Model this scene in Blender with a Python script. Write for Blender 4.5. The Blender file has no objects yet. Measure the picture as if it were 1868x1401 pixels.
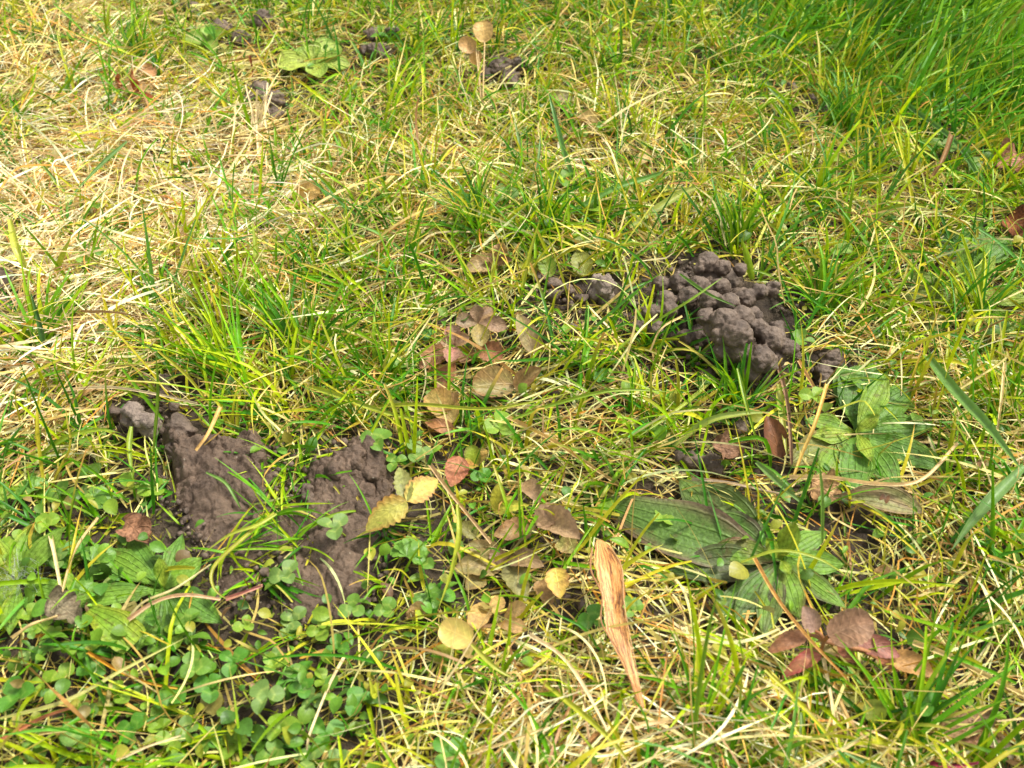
import bpy, math, random
import numpy as np
from mathutils import Vector, noise as mnoise

S = bpy.context.scene
COL = S.collection
rng = np.random.default_rng(7)
random.seed(7)

# ---------------------------------------------------------------- camera, sky, sun, exposure
W0, H0 = 1868.0, 1401.0
CAM_H, PITCH, HFOV = 0.26, math.radians(46), math.radians(54)
FPX = W0 / 2 / math.tan(HFOV / 2)
cam_d = bpy.data.cameras.new('camera'); cam = bpy.data.objects.new('camera', cam_d); COL.objects.link(cam)
cam.location = (0, 0, CAM_H); cam.rotation_euler = (math.pi / 2 - PITCH, 0, 0)
cam_d.angle = HFOV; cam_d.clip_start = 0.01; cam_d.clip_end = 100
cam_d.dof.use_dof = True; cam_d.dof.focus_distance = 0.36; cam_d.dof.aperture_fstop = 22.0
S.camera = cam
SUN_EL, SUN_AZ = math.radians(60), math.radians(62)
w = bpy.data.worlds.new('World'); S.world = w; w.use_nodes = True
nt = w.node_tree; bg = nt.nodes['Background']
sky = nt.nodes.new('ShaderNodeTexSky'); sky.sky_type = 'NISHITA'; sky.sun_disc = False
sky.sun_elevation = SUN_EL; sky.sun_rotation = SUN_AZ; sky.dust_density = 4.0; sky.air_density = 1.0
hs = nt.nodes.new('ShaderNodeHueSaturation'); hs.inputs['Saturation'].default_value = 0.22
nt.links.new(sky.outputs[0], hs.inputs['Color']); nt.links.new(hs.outputs[0], bg.inputs[0])
bg.inputs[1].default_value = 0.14
sd = bpy.data.lights.new('sun', 'SUN'); sun = bpy.data.objects.new('sun', sd); COL.objects.link(sun)
sd.energy = 2.9; sd.angle = math.radians(11); sd.color = (1.0, 0.955, 0.87)
sdir = Vector((math.sin(SUN_AZ) * math.cos(SUN_EL), math.cos(SUN_AZ) * math.cos(SUN_EL), math.sin(SUN_EL)))
sun.rotation_euler = sdir.to_track_quat('Z', 'Y').to_euler()
S.view_settings.view_transform = 'Standard'; S.view_settings.look = 'None'
S.view_settings.exposure = 0.88; S.view_settings.gamma = 1.0

# ---------------------------------------------------------------- measuring helpers
CP, SP = math.cos(PITCH), math.sin(PITCH)
def gh(x, y):
    """height of the ground"""
    return (0.0022 * np.sin(x * 31 + 1.3 * np.sin(y * 23)) + 0.0018 * np.sin(y * 37 + 2.0 + 1.1 * np.sin(x * 29))
            + 0.0009 * np.sin(x * 113 + y * 67) + 0.0008 * np.sin(y * 131 - x * 59 + 1))
def at(px, py, h=0.0):
    """point h mm above the ground, on the sight line of a pixel of the 1868 x 1401 photograph"""
    cx, cy = (px - W0 / 2) / FPX, (H0 / 2 - py) / FPX
    d = (cx, CP + cy * SP, -SP + cy * CP)
    z = h / 1000.0
    g = 0.0
    for _ in range(3):
        t = (CAM_H - z - g) / -d[2]
        x, y = d[0] * t, d[1] * t
        g = float(gh(x, y))
    return Vector((x, y, z + g))
def pxof(P):
    x, y, z = P[..., 0], P[..., 1], P[..., 2] - CAM_H
    dep = y * CP - z * SP
    dep = np.where(dep < 0.02, 0.02, dep)
    up = y * SP + z * CP
    return W0 / 2 + FPX * x / dep, H0 / 2 - FPX * up / dep
def kk(py):
    """metres per photograph pixel at ground level"""
    P = at(W0 / 2, py)
    return (P.y * CP + (CAM_H - P.z) * SP) / FPX
def lin(c, f=1.0):
    if c[1] > c[0] * 1.08: c = (min(255, c[0] * 1.13), c[1] * 1.02, c[2] * .78)
    return tuple(((v / 255.0) / 12.92 if v / 255.0 <= 0.04045 else ((v / 255.0 + 0.055) / 1.055) ** 2.4) * f for v in c)

# ---------------------------------------------------------------- materials
def nodes(name):
    m = bpy.data.materials.new(name); m.use_nodes = True
    t = m.node_tree; p = t.nodes['Principled BSDF']
    return m, t, p, t.nodes['Material Output']
def N(t, k, **kw):
    n = t.nodes.new(k)
    for a, b in kw.items(): setattr(n, a, b)
    return n
def leafmat(name, rough=0.42, spec=0.45, trans=0.35, veins=None, mott=0.35, bump=0.25, spots=0.0, nscale=900.0):
    m, t, p, out = nodes(name)
    at_ = N(t, 'ShaderNodeAttribute', attribute_name='Col')
    tc = N(t, 'ShaderNodeTexCoord')
    nz = N(t, 'ShaderNodeTexNoise'); nz.inputs['Scale'].default_value = nscale; nz.inputs['Detail'].default_value = 4
    t.links.new(tc.outputs['Object'], nz.inputs['Vector'])
    mr = N(t, 'ShaderNodeMapRange'); mr.inputs[1].default_value = 0.3; mr.inputs[2].default_value = 0.7
    mr.inputs[3].default_value = 1 - mott; mr.inputs[4].default_value = 1 + mott
    t.links.new(nz.outputs[0], mr.inputs[0])
    mul = N(t, 'ShaderNodeVectorMath', operation='SCALE')
    t.links.new(at_.outputs['Color'], mul.inputs[0]); t.links.new(mr.outputs[0], mul.inputs['Scale'])
    colour = mul.outputs[0]; height = nz.outputs[0]
    if veins:
        uv = N(t, 'ShaderNodeUVMap'); sx = N(t, 'ShaderNodeSeparateXYZ'); t.links.new(uv.outputs[0], sx.inputs[0])
        av = N(t, 'ShaderNodeMath', operation='ABSOLUTE'); t.links.new(sx.outputs[1], av.inputs[0])
        if veins == 'pinnate':      # side veins running forward from the midrib
            a = N(t, 'ShaderNodeMath', operation='MULTIPLY_ADD'); t.links.new(av.outputs[0], a.inputs[0]); a.inputs[1].default_value = -0.32
            t.links.new(sx.outputs[0], a.inputs[2])
            b = N(t, 'ShaderNodeMath', operation='MULTIPLY'); t.links.new(a.outputs[0], b.inputs[0]); b.inputs[1].default_value = 30
        else:                       # long parallel ribs
            b = N(t, 'ShaderNodeMath', operation='MULTIPLY'); t.links.new(sx.outputs[1], b.inputs[0]); b.inputs[1].default_value = 15.7
        sn = N(t, 'ShaderNodeMath', operation='COSINE'); t.links.new(b.outputs[0], sn.inputs[0])
        pw = N(t, 'ShaderNodeMapRange'); pw.inputs[1].default_value = 0.72; pw.inputs[2].default_value = 1.0; t.links.new(sn.outputs[0], pw.inputs[0])
        md = N(t, 'ShaderNodeMapRange'); md.inputs[1].default_value = 0.075; md.inputs[2].default_value = 0.02; t.links.new(av.outputs[0], md.inputs[0])
        mx = N(t, 'ShaderNodeMath', operation='MAXIMUM'); t.links.new(pw.outputs[0], mx.inputs[0]); t.links.new(md.outputs[0], mx.inputs[1])
        vm = N(t, 'ShaderNodeMapRange'); vm.inputs[3].default_value = 1.0; vm.inputs[4].default_value = 1.16 if veins == 'pinnate' else 1.14
        t.links.new(mx.outputs[0], vm.inputs[0])
        m2 = N(t, 'ShaderNodeVectorMath', operation='SCALE'); t.links.new(colour, m2.inputs[0]); t.links.new(vm.outputs[0], m2.inputs['Scale'])
        colour = m2.outputs[0]
        hh = N(t, 'ShaderNodeMath', operation='MULTIPLY_ADD'); t.links.new(mx.outputs[0], hh.inputs[0]); hh.inputs[1].default_value = -0.6
        t.links.new(nz.outputs[0], hh.inputs[2]); height = hh.outputs[0]
    if spots:
        vz = N(t, 'ShaderNodeTexNoise'); vz.inputs['Scale'].default_value = 330; vz.inputs['Detail'].default_value = 3
        t.links.new(tc.outputs['Object'], vz.inputs['Vector'])
        sr = N(t, 'ShaderNodeMapRange'); sr.inputs[1].default_value = 0.60; sr.inputs[2].default_value = 0.68; sr.inputs[4].default_value = spots
        t.links.new(vz.outputs[0], sr.inputs[0])
        mixc = N(t, 'ShaderNodeMix', data_type='RGBA'); t.links.new(sr.outputs[0], mixc.inputs[0]); t.links.new(colour, mixc.inputs[6])
        mixc.inputs[7].default_value = (0.10, 0.045, 0.02, 1); colour = mixc.outputs[2]
    t.links.new(colour, p.inputs['Base Color'])
    p.inputs['Roughness'].default_value = rough; p.inputs['Specular IOR Level'].default_value = spec
    bp = N(t, 'ShaderNodeBump'); bp.inputs['Strength'].default_value = bump; bp.inputs['Distance'].default_value = 0.0004
    t.links.new(height, bp.inputs['Height']); t.links.new(bp.outputs[0], p.inputs['Normal'])
    tr = N(t, 'ShaderNodeBsdfTranslucent'); t.links.new(colour, tr.inputs[0])
    ms = N(t, 'ShaderNodeMixShader'); ms.inputs[0].default_value = trans
    t.links.new(p.outputs[0], ms.inputs[1]); t.links.new(tr.outputs[0], ms.inputs[2]); t.links.new(ms.outputs[0], out.inputs[0])
    return m
M = dict(
    grass=leafmat('green_grass', 0.42, 0.3, 0.36, mott=0.18, bump=0.15, nscale=500),
    straw=leafmat('dead_grass', 0.5, 0.3, 0.22, mott=0.22, bump=0.2, nscale=600),
    blade=leafmat('ribbed_blade', 0.36, 0.5, 0.35, veins='ribs', mott=0.15, bump=0.25, nscale=500),
    plantain=leafmat('plantain_leaf', 0.52, 0.35, 0.28, veins='ribs', mott=0.3, bump=0.9, spots=0.45),
    bronze=leafmat('bronze_leaf', 0.5, 0.4, 0.3, veins='pinnate', mott=0.28, bump=0.4, spots=0.35),
    clover=leafmat('clover_leaf', 0.42, 0.4, 0.35, veins='pinnate', mott=0.12, bump=0.2),
    dry=leafmat('dry_leaf', 0.65, 0.25, 0.22, veins='pinnate', mott=0.45, bump=0.8, spots=0.75, nscale=1100),
    stem=leafmat('stem', 0.45, 0.4, 0.1, mott=0.2),
    moss=leafmat('moss', 0.6, 0.3, 0.35, mott=0.25, bump=0.1),
)
def wingmat():
    m, t, p, out = nodes('papery_wing')
    uv = N(t, 'ShaderNodeUVMap'); mp = N(t, 'ShaderNodeMapping'); mp.inputs['Scale'].default_value = (7, 6, 1); t.links.new(uv.outputs[0], mp.inputs[0])
    nz = N(t, 'ShaderNodeTexNoise'); nz.inputs['Scale'].default_value = 1.0; nz.inputs['Detail'].default_value = 8; nz.inputs['Roughness'].default_value = .7; t.links.new(mp.outputs[0], nz.inputs[0])
    m2 = N(t, 'ShaderNodeMapping'); m2.inputs['Scale'].default_value = (44, 9, 1); m2.inputs['Rotation'].default_value = (0, 0, .12); t.links.new(uv.outputs[0], m2.inputs[0])
    st = N(t, 'ShaderNodeTexNoise'); st.inputs['Scale'].default_value = 1.0; st.inputs['Detail'].default_value = 5; st.inputs['Distortion'].default_value = .6; t.links.new(m2.outputs[0], st.inputs[0])
    cr = N(t, 'ShaderNodeValToRGB'); e = cr.color_ramp.elements; e[0].position = .36; e[0].color = lin((92, 60, 34)) + (1,); e[1].position = .76; e[1].color = lin((216, 192, 152)) + (1,)
    for q, c in ((.44, (128, 80, 38)), (.50, (196, 134, 66)), (.60, (210, 164, 98))): x = e.new(q); x.color = lin(c) + (1,)
    t.links.new(nz.outputs[0], cr.inputs[0])
    mr = N(t, 'ShaderNodeMapRange'); mr.inputs[1].default_value = .35; mr.inputs[2].default_value = .6; mr.inputs[3].default_value = .78; mr.inputs[4].default_value = 1.08; t.links.new(st.outputs[0], mr.inputs[0])
    sc = N(t, 'ShaderNodeVectorMath', operation='SCALE'); t.links.new(cr.outputs[0], sc.inputs[0]); t.links.new(mr.outputs[0], sc.inputs['Scale']); t.links.new(sc.outputs[0], p.inputs['Base Color'])
    p.inputs['Roughness'].default_value = .5
    bp = N(t, 'ShaderNodeBump'); bp.inputs['Strength'].default_value = .5; bp.inputs['Distance'].default_value = .0003; t.links.new(st.outputs[0], bp.inputs['Height']); t.links.new(bp.outputs[0], p.inputs['Normal'])
    return m
M['wing'] = wingmat()
def soilmat(name, c1, c2, scale, bump, dist, rough=0.8, c3=None):
    m, t, p, out = nodes(name)
    tc = N(t, 'ShaderNodeTexCoord')
    a = N(t, 'ShaderNodeTexNoise'); a.inputs['Scale'].default_value = scale; a.inputs['Detail'].default_value = 8; a.inputs['Roughness'].default_value = 0.65
    b = N(t, 'ShaderNodeTexNoise'); b.inputs['Scale'].default_value = scale * 9; b.inputs['Detail'].default_value = 5; b.inputs['Roughness'].default_value = 0.7
    for q in (a, b): t.links.new(tc.outputs['Object'], q.inputs['Vector'])
    mr = N(t, 'ShaderNodeMapRange'); mr.inputs[1].default_value = 0.35; mr.inputs[2].default_value = 0.68; t.links.new(a.outputs[0], mr.inputs[0])
    mx = N(t, 'ShaderNodeMix', data_type='RGBA'); t.links.new(mr.outputs[0], mx.inputs[0])
    mx.inputs[6].default_value = c1 + (1,); mx.inputs[7].default_value = c2 + (1,)
    gr = N(t, 'ShaderNodeMapRange'); gr.inputs[1].default_value = 0.3; gr.inputs[2].default_value = 0.75
    gr.inputs[3].default_value = 0.7; gr.inputs[4].default_value = 1.35; t.links.new(b.outputs[0], gr.inputs[0])
    sc = N(t, 'ShaderNodeVectorMath', operation='SCALE'); t.links.new(mx.outputs[2], sc.inputs[0]); t.links.new(gr.outputs[0], sc.inputs['Scale'])
    cc = sc.outputs[0]
    # pale grit
    v = N(t, 'ShaderNodeTexVoronoi'); v.inputs['Scale'].default_value = 700; t.links.new(tc.outputs['Object'], v.inputs['Vector'])
    sx = N(t, 'ShaderNodeSeparateColor'); t.links.new(v.outputs['Color'], sx.inputs[0])
    g1 = N(t, 'ShaderNodeMath', operation='GREATER_THAN'); t.links.new(sx.outputs[0], g1.inputs[0]); g1.inputs[1].default_value = 0.985
    g2 = N(t, 'ShaderNodeMath', operation='LESS_THAN'); t.links.new(v.outputs['Distance'], g2.inputs[0]); g2.inputs[1].default_value = 0.28
    g3 = N(t, 'ShaderNodeMath', operation='MULTIPLY'); t.links.new(g1.outputs[0], g3.inputs[0]); t.links.new(g2.outputs[0], g3.inputs[1])
    m3 = N(t, 'ShaderNodeMix', data_type='RGBA'); t.links.new(g3.outputs[0], m3.inputs[0]); t.links.new(cc, m3.inputs[6]); m3.inputs[7].default_value = (0.26, 0.21, 0.155, 1)
    t.links.new(m3.outputs[2], p.inputs['Base Color'])
    p.inputs['Roughness'].default_value = rough; p.inputs['Specular IOR Level'].default_value = 0.35
    hm = N(t, 'ShaderNodeMath', operation='MULTIPLY_ADD'); t.links.new(a.outputs[0], hm.inputs[0]); hm.inputs[1].default_value = 1.5; t.links.new(b.outputs[0], hm.inputs[2])
    bp = N(t, 'ShaderNodeBump'); bp.inputs['Strength'].default_value = bump; bp.inputs['Distance'].default_value = dist
    t.links.new(hm.outputs[0], bp.inputs['Height']); t.links.new(bp.outputs[0], p.inputs['Normal'])
    return m
M['ground'] = soilmat('ground_soil', (0.030, 0.020, 0.013), (0.085, 0.06, 0.035), 60, 0.9, 0.002)
M['cast'] = soilmat('worm_cast_clay', (0.062, 0.042, 0.029), (0.170, 0.122, 0.086), 110, 0.6, 0.0009, 0.6)
M['cast_dry'] = soilmat('dry_cast_clay', (0.19, 0.145, 0.115), (0.36, 0.285, 0.22), 130, 0.9, 0.0010, 0.85)
M['mud'] = soilmat('bare_mud', (0.064, 0.040, 0.025), (0.160, 0.107, 0.070), 70, 0.8, 0.0012, 0.6)
m, t, p, out = nodes('white_fluff'); p.inputs['Base Color'].default_value = (0.8, 0.82, 0.82, 1); p.inputs['Roughness'].default_value = 0.6; M['fluff'] = m

# ---------------------------------------------------------------- building helpers
def mesh_np(name, V, F, cols=None, uvs=None, mat=None, smooth=True):
    V = np.asarray(V, dtype=np.float32).reshape(-1, 3); F = np.asarray(F, dtype=np.int32)
    me = bpy.data.meshes.new(name); k = F.shape[1]
    me.vertices.add(len(V)); me.vertices.foreach_set('co', V.ravel())
    me.loops.add(F.size); me.loops.foreach_set('vertex_index', F.ravel())
    me.polygons.add(len(F)); me.polygons.foreach_set('loop_start', np.arange(0, F.size, k, dtype=np.int32))
    if smooth: me.polygons.foreach_set('use_smooth', np.ones(len(F), dtype=bool))
    me.update(calc_edges=True)
    if cols is not None:
        a = me.attributes.new('Col', 'FLOAT_COLOR', 'POINT')
        c = np.ones((len(V), 4), dtype=np.float32); c[:, :3] = np.asarray(cols).reshape(-1, 3); a.data.foreach_set('color', c.ravel())
    if uvs is not None:
        u = me.uv_layers.new(name='UVMap'); uu = np.asarray(uvs, dtype=np.float32).reshape(-1, 2)[F.ravel()]; u.data.foreach_set('uv', uu.ravel())
    if mat: me.materials.append(mat)
    me.validate()
    return me
def obj(name, me, parent=None, loc=(0, 0, 0)):
    o = bpy.data.objects.new(name, me); COL.objects.link(o); o.location = loc
    if parent: o.parent = parent
    return o
def tag(o, label=None, cat=None, group=None, kind=None):
    if label: o['label'] = label
    if cat: o['category'] = cat
    if group: o['group'] = group
    if kind: o['kind'] = kind
    return o
def thing(name, label, cat, P, group=None):
    o = bpy.data.objects.new(name, None); COL.objects.link(o); o.location = P; o.empty_display_size = 0.005
    return tag(o, label, cat, group)
def grid_faces(nu, nv, off=0):
    a = np.arange(nu)[:, None] * (nv + 1) + np.arange(nv)[None, :] + off
    return np.stack([a, a + 1, a + nv + 2, a + nv + 1], -1).reshape(-1, 4)
def crom(P, n):
    P = [np.array(p, dtype=float) for p in P]
    if len(P) == 2: return np.array([P[0] + (P[1] - P[0]) * t for t in np.linspace(0, 1, n)])
    Q = [2 * P[0] - P[1]] + P + [2 * P[-1] - P[-2]]
    seg = len(P) - 1; o = []
    for t in np.linspace(0, seg, n):
        i = min(int(t), seg - 1); f = t - i; a, b, c, d = Q[i:i + 4]
        o.append(0.5 * (2 * b + (c - a) * f + (2 * a - 5 * b + 4 * c - d) * f * f + (3 * b - a - 3 * c + d) * f ** 3))
    return np.array(o)
def profile(kind, u):
    if kind == 'lance': return np.maximum(np.sin(np.pi * np.clip(u, 0, 1) ** 1.15) ** 1.05, 0.12 * (1 - u) + 0.01)
    if kind == 'round': return np.maximum(np.sqrt(np.clip(1 - (2 * u - 1) ** 2, 0, 1)) ** 0.9, 0.03)
    if kind == 'ovate': return np.maximum(np.sin(np.pi * u ** 0.72) ** 0.75, 0.05 * (1 - u) + 0.01)
    if kind == 'obov': return np.maximum(np.sin(np.pi * u ** 1.45) ** 0.7, 0.08 * (1 - u) + 0.02)
    if kind == 'cut': return np.where(u < 0.9, np.minimum(0.35 + u * 1.1, 1.0), 1.0 - (u - 0.9) * 1.5)
    if kind == 'blade': return np.clip(np.minimum(0.55 + u * 1.8, 1.0) * (1 - np.clip(u, 0, 1) ** 3.2), 0.02, 1)
    if kind == 'stalk': return 1.0 - 0.35 * u
    if kind == 'seed': return np.interp(u, [0, .04, .14, .3, .4, .5, .6, .72, .85, .97, 1], [.22, .5, .95, .86, .62, .74, .70, .46, .34, .2, .05])
    return np.ones_like(u)
def leaf_mesh(name, pts, w, kind, col, col2=None, mat=None, nu=26, nv=8, cup=0.18, arch=0.0, face=0.4, roll=0.0, scallop=None,
              wav=0.0, twist=0.0, origin=(0, 0, 0), seed=None, edge=0.55, tipcol=None):
    """a leaf or blade grown along the points (world), w metres wide"""
    r = np.random.default_rng(int(seed if seed is not None else rng.integers(1 << 30)))
    C = crom(pts, nu + 1); u = np.linspace(0, 1, nu + 1)
    T = np.gradient(C, axis=0); T /= np.linalg.norm(T, axis=1)[:, None] + 1e-12
    cam_dir = np.array([0, 0, CAM_H]) - C.mean(0); cam_dir /= np.linalg.norm(cam_dir)
    N0 = np.array([0, 0, 1.0]) * (1 - face) + cam_dir * face
    Sv = np.cross(N0[None], T); ln = np.linalg.norm(Sv, axis=1)[:, None]; Sv /= np.where(ln < 1e-6, 1, ln)
    Nn = np.cross(T, Sv)
    ang = roll + twist * u; c, s = np.cos(ang)[:, None], np.sin(ang)[:, None]
    Sv, Nn = Sv * c + Nn * s, Nn * c - Sv * s
    hw = 0.5 * w * profile(kind, u)
    if scallop:
        n, a = scallop
        ph = np.abs(np.sin(np.pi * n * u)); hw = hw * (1 + 1.2 * a * (ph ** .7 - 0.7))
    v = np.linspace(-1, 1, nv + 1)
    L = np.linalg.norm(C[-1] - C[0])
    asym = 1 + r.uniform(-.12, .12) * np.sign(v) * np.abs(v)
    if wav:
        ph1, ph2 = r.uniform(0, 6, 2)
        wz = wav * w * (np.abs(v)[None, :] ** 1.5) * np.sin(u[:, None] * r.uniform(7, 13) + ph1 + 2.2 * np.sign(v)[None, :] + ph2)
    else: wz = 0
    off = cup * hw[:, None] * (v[None, :] ** 2) * 2 - cup * hw[:, None] * 0.5 + wz + (arch * L * np.sin(np.pi * u))[:, None]
    V = C[:, None, :] + Sv[:, None, :] * (hw[:, None] * v[None, :] * asym[None, :])[..., None] + Nn[:, None, :] * off[..., None]
    V = V - np.array(origin)
    ca = np.array(lin(col)); cb = np.array(lin(col2)) if col2 else ca * np.array([0.8, 0.72, 0.8])
    f = edge * np.clip((np.abs(v)[None, :] ** 3) + 0 * u[:, None], 0, 1)
    f = f + 0.5 * np.clip(np.sin(u[:, None] * r.uniform(3, 7) + v[None, :] * r.uniform(1.5, 4) + r.uniform(0, 6)), 0, 1) * (0.9 if col2 else 0.4)
    f = np.clip(f, 0, 1)[..., None]
    cc = ca * (1 - f) + cb * f
    if tipcol is not None:
        g = np.clip((u - 0.72) / 0.28, 0, 1)[:, None, None]; cc = cc * (1 - g) + np.array(lin(tipcol)) * g
    uv = np.stack(np.broadcast_arrays(u[:, None], v[None, :]), -1)
    return mesh_np(name, V, grid_faces(nu, nv), cc, uv, mat)
def tube_mesh(name, pts, r0, r1, col, mat, n=16, k=6, origin=(0, 0, 0), wob=0.0):
    C = crom(pts, n + 1); u = np.linspace(0, 1, n + 1)
    if wob: C = C + rng.normal(0, wob, C.shape) * np.sin(np.pi * u)[:, None]
    T = np.gradient(C, axis=0); T /= np.linalg.norm(T, axis=1)[:, None] + 1e-12
    A = np.cross(T, np.array([0.3, 0.2, 0.93])); A /= np.linalg.norm(A, axis=1)[:, None] + 1e-9; B = np.cross(T, A)
    th = np.linspace(0, 2 * math.pi, k + 1)
    rr = (r0 + (r1 - r0) * u)[:, None, None]
    V = C[:, None, :] + (A[:, None, :] * np.cos(th)[None, :, None] + B[:, None, :] * np.sin(th)[None, :, None]) * rr - np.array(origin)
    cc = np.broadcast_to(np.array(lin(col)), V.shape)
    return mesh_np(name, V, grid_faces(n, k), cc, np.zeros((V.shape[0] * V.shape[1], 2)), mat)

# ---------------------------------------------------------------- ground
def ground():
    xs = np.concatenate([np.linspace(-4, -.5, 12)[:-1], np.arange(-.5, .5, .004), np.linspace(.5, 4, 12)])
    ys = np.concatenate([np.linspace(-3, 0, 8)[:-1], np.arange(0, 1.0, .004), np.linspace(1.0, 9, 14)])
    X, Y = np.meshgrid(xs, ys, indexing='ij'); Z = gh(X, Y) - 0.0005
    fine = (np.abs(X) < .5) & (Y > 0) & (Y < 1)
    Z = Z + np.where(fine, rng.normal(0, .0005, X.shape), 0)
    return mesh_np('ground', np.stack([X, Y, Z], -1), grid_faces(len(xs) - 1, len(ys) - 1), None, None, M['ground'])
tag(obj('ground', ground()), kind='structure')

# ---------------------------------------------------------------- soil: worm casts, clods, the bare mud
def lumps_mesh(name, balls, voxel, mat, origin, disp=0.0011, freq=260, sq=1.0):
    """knobbly clay grown from overlapping balls (world centre, radius), remeshed into one skin"""
    vs, fs = [], []; n = 0
    nu, nv = 14, 10
    th = np.linspace(0, 2 * np.pi, nu, endpoint=False); ph = np.linspace(0.12, np.pi - 0.12, nv)
    sph = np.array([[math.sin(b) * math.cos(a), math.sin(b) * math.sin(a), math.cos(b)] for b in ph for a in th] + [[0, 0, 1], [0, 0, -1]])
    quads = [[j * nu + i, j * nu + (i + 1) % nu, (j + 1) * nu + (i + 1) % nu, (j + 1) * nu + i] for j in range(nv - 1) for i in range(nu)]
    tris = [[nu * nv, i, (i + 1) % nu] for i in range(nu)] + [[nu * nv + 1, (nv - 1) * nu + (i + 1) % nu, (nv - 1) * nu + i] for i in range(nu)]
    for c, r in balls:
        vs += [tuple((np.array(c) - np.array(origin)) + sph[i] * r * np.array([1, 1, sq])) for i in range(len(sph))]
        fs += [[q + n for q in f][::-1] for f in quads + tris]; n += len(sph)
    me = bpy.data.meshes.new('tmp'); me.from_pydata(vs, [], fs)
    o = bpy.data.objects.new('tmp', me); COL.objects.link(o)
    md = o.modifiers.new('r', 'REMESH'); md.mode = 'VOXEL'; md.voxel_size = voxel
    sm = o.modifiers.new('s', 'SMOOTH'); sm.iterations = 3; sm.factor = 0.5
    dg = bpy.context.evaluated_depsgraph_get(); ev = o.evaluated_get(dg)
    out = bpy.data.meshes.new_from_object(ev); out.name = name
    bpy.data.objects.remove(o); bpy.data.meshes.remove(me)
    off = Vector((origin[0] * 7, origin[1] * 5, 1.7))
    nv_ = len(out.vertices); co = np.empty(nv_ * 3, np.float32); no = np.empty(nv_ * 3, np.float32)
    out.vertices.foreach_get('co', co); out.vertices.foreach_get('normal', no); co = co.reshape(-1, 3); no = no.reshape(-1, 3)
    dd = np.empty(nv_, np.float32)
    for i in range(nv_):
        q = Vector(co[i])
        d = mnoise.fractal(q * freq + off * 40, 0.8, 2.1, 4) * disp
        dd[i] = d - (1 - min(abs(mnoise.noise(q * freq * .42 + off * 13)) * 5, 1)) * disp * .7 + mnoise.noise(q * freq * 2.7 + off) * disp * .25
    co += no * dd[:, None]; out.vertices.foreach_set('co', co.ravel()); out.update()
    for p_ in out.polygons: p_.use_smooth = True
    out.materials.clear(); out.materials.append(mat)
    return out
def knob(P, r, n=7, sub=0.5):
    """one rounded pellet with bulges"""
    P = np.array(P); b = [(P, r)]
    for _ in range(n):
        d = rng.normal(size=3); d /= np.linalg.norm(d); d[2] = abs(d[2]) * 0.8
        b.append((P + d * r * rng.uniform(.62, .85), r * rng.uniform(sub * .7, sub * 1.15)))
    return b
def clod(name, label, cat, spots, mat='cast', voxel=0.0005, disp=0.0009, freq=300, group=None, bulge=7):
    """spots: (px, py, height mm, radius px)"""
    px = sum(s[0] for s in spots) / len(spots); py = max(s[1] for s in spots)
    org = at(px, py, 0); balls = []
    for (x, y, h, r) in spots:
        h = h * .7; k = kk(y); P = at(x, y, h); balls += knob(P, r * k * .86, bulge); z = h / 1000 - r * k * .7
        while z > -r * k * .3: balls.append((np.array(P) - np.array([0, -.25 * r * k, h / 1000 - z]), r * k * rng.uniform(.75, .95))); z -= r * k * .7
    me = lumps_mesh(name, balls, voxel, M[mat], org, disp, freq)
    return tag(obj(name, me, None, org), label, cat, group)
# the big cast mound, right of the middle (photograph pixels, height mm, radius px)
mound = [(1290, 478, 14, 22), (1275, 492, 12, 14), (1318, 490, 13, 18), (1350, 492, 12, 13), (1240, 515, 8, 24), (1275, 522, 10, 26), (1315, 525, 10, 24), (1205, 520, 6, 18),
         (1385, 532, 14, 20), (1408, 528, 13, 16), (1360, 545, 12, 20), (1330, 555, 14, 24), (1215, 550, 8, 22), (1190, 575, 6, 22), (1165, 598, 5, 18), (1195, 600, 5, 20), (1222, 565, 9, 18),
         (1285, 578, 15, 18), (1320, 585, 17, 26), (1355, 580, 17, 26), (1345, 610, 18, 28), (1318, 615, 15, 22), (1385, 600, 16, 22), (1375, 575, 15, 16),
         (1415, 600, 14, 18), (1408, 620, 14, 26), (1436, 634, 13, 22), (1450, 645, 10, 14), (1385, 655, 12, 28), (1405, 668, 10, 20), (1370, 680, 7, 22), (1320, 640, 11, 22), (1330, 655, 8, 18),
         (1420, 655, 9, 16), (1255, 545, 9, 24), (1295, 550, 12, 24), (1395, 690, 4, 14), (1350, 640, 12, 24), (1300, 600, 12, 18)]
core = [(1235, 545, 0, 30), (1300, 575, 2, 50), (1350, 610, 4, 64), (1395, 640, 3, 54), (1290, 520, 4, 46), (1350, 555, 4, 46), (1330, 515, 2, 40), (1280, 615, 0, 40)]
def mound_build():
    org = at(1320, 640, 0); balls = []
    for x, y, h, r in mound: balls += knob(at(x, y, h), r * kk(y) * rng.uniform(.74, .96), 7, .42)
    for x, y, h, r in core: balls.append((np.array(at(x, y, h)), r * kk(y) * .68))
    me = lumps_mesh('worm_cast_mound', balls, 0.00042, M['cast'], org, 0.0006, 330)
    tag(obj('worm_cast_mound', me, None, org), 'largest heap of knobbly grey-brown worm casts, right of the middle', 'worm cast')
mound_build()
clod('worm_cast_pellet', 'smooth round pellet at the left foot of the big worm cast heap', 'worm cast', [(1252, 618, 8, 19)], disp=.0006)
clod('worm_cast', 'pale knobbly worm cast left of the big heap, above the bronze leaves', 'worm cast', [(1103, 522, 10, 22), (1088, 512, 9, 14), (1085, 535, 6, 13)], 'cast_dry')
clod('worm_cast', 'low dark worm cast between a serrated green leaf and a pale lump', 'worm cast', [(985, 508, 2, 16), (1010, 518, 3, 16), (1035, 530, 3, 14), (1060, 545, 4, 14), (1010, 540, 3, 15), (1042, 560, 2, 10)])
clod('soil_clod', 'small crumb of soil half hidden in grass left of the big heap', 'clod', [(1045, 600, 3, 14)])
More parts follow.
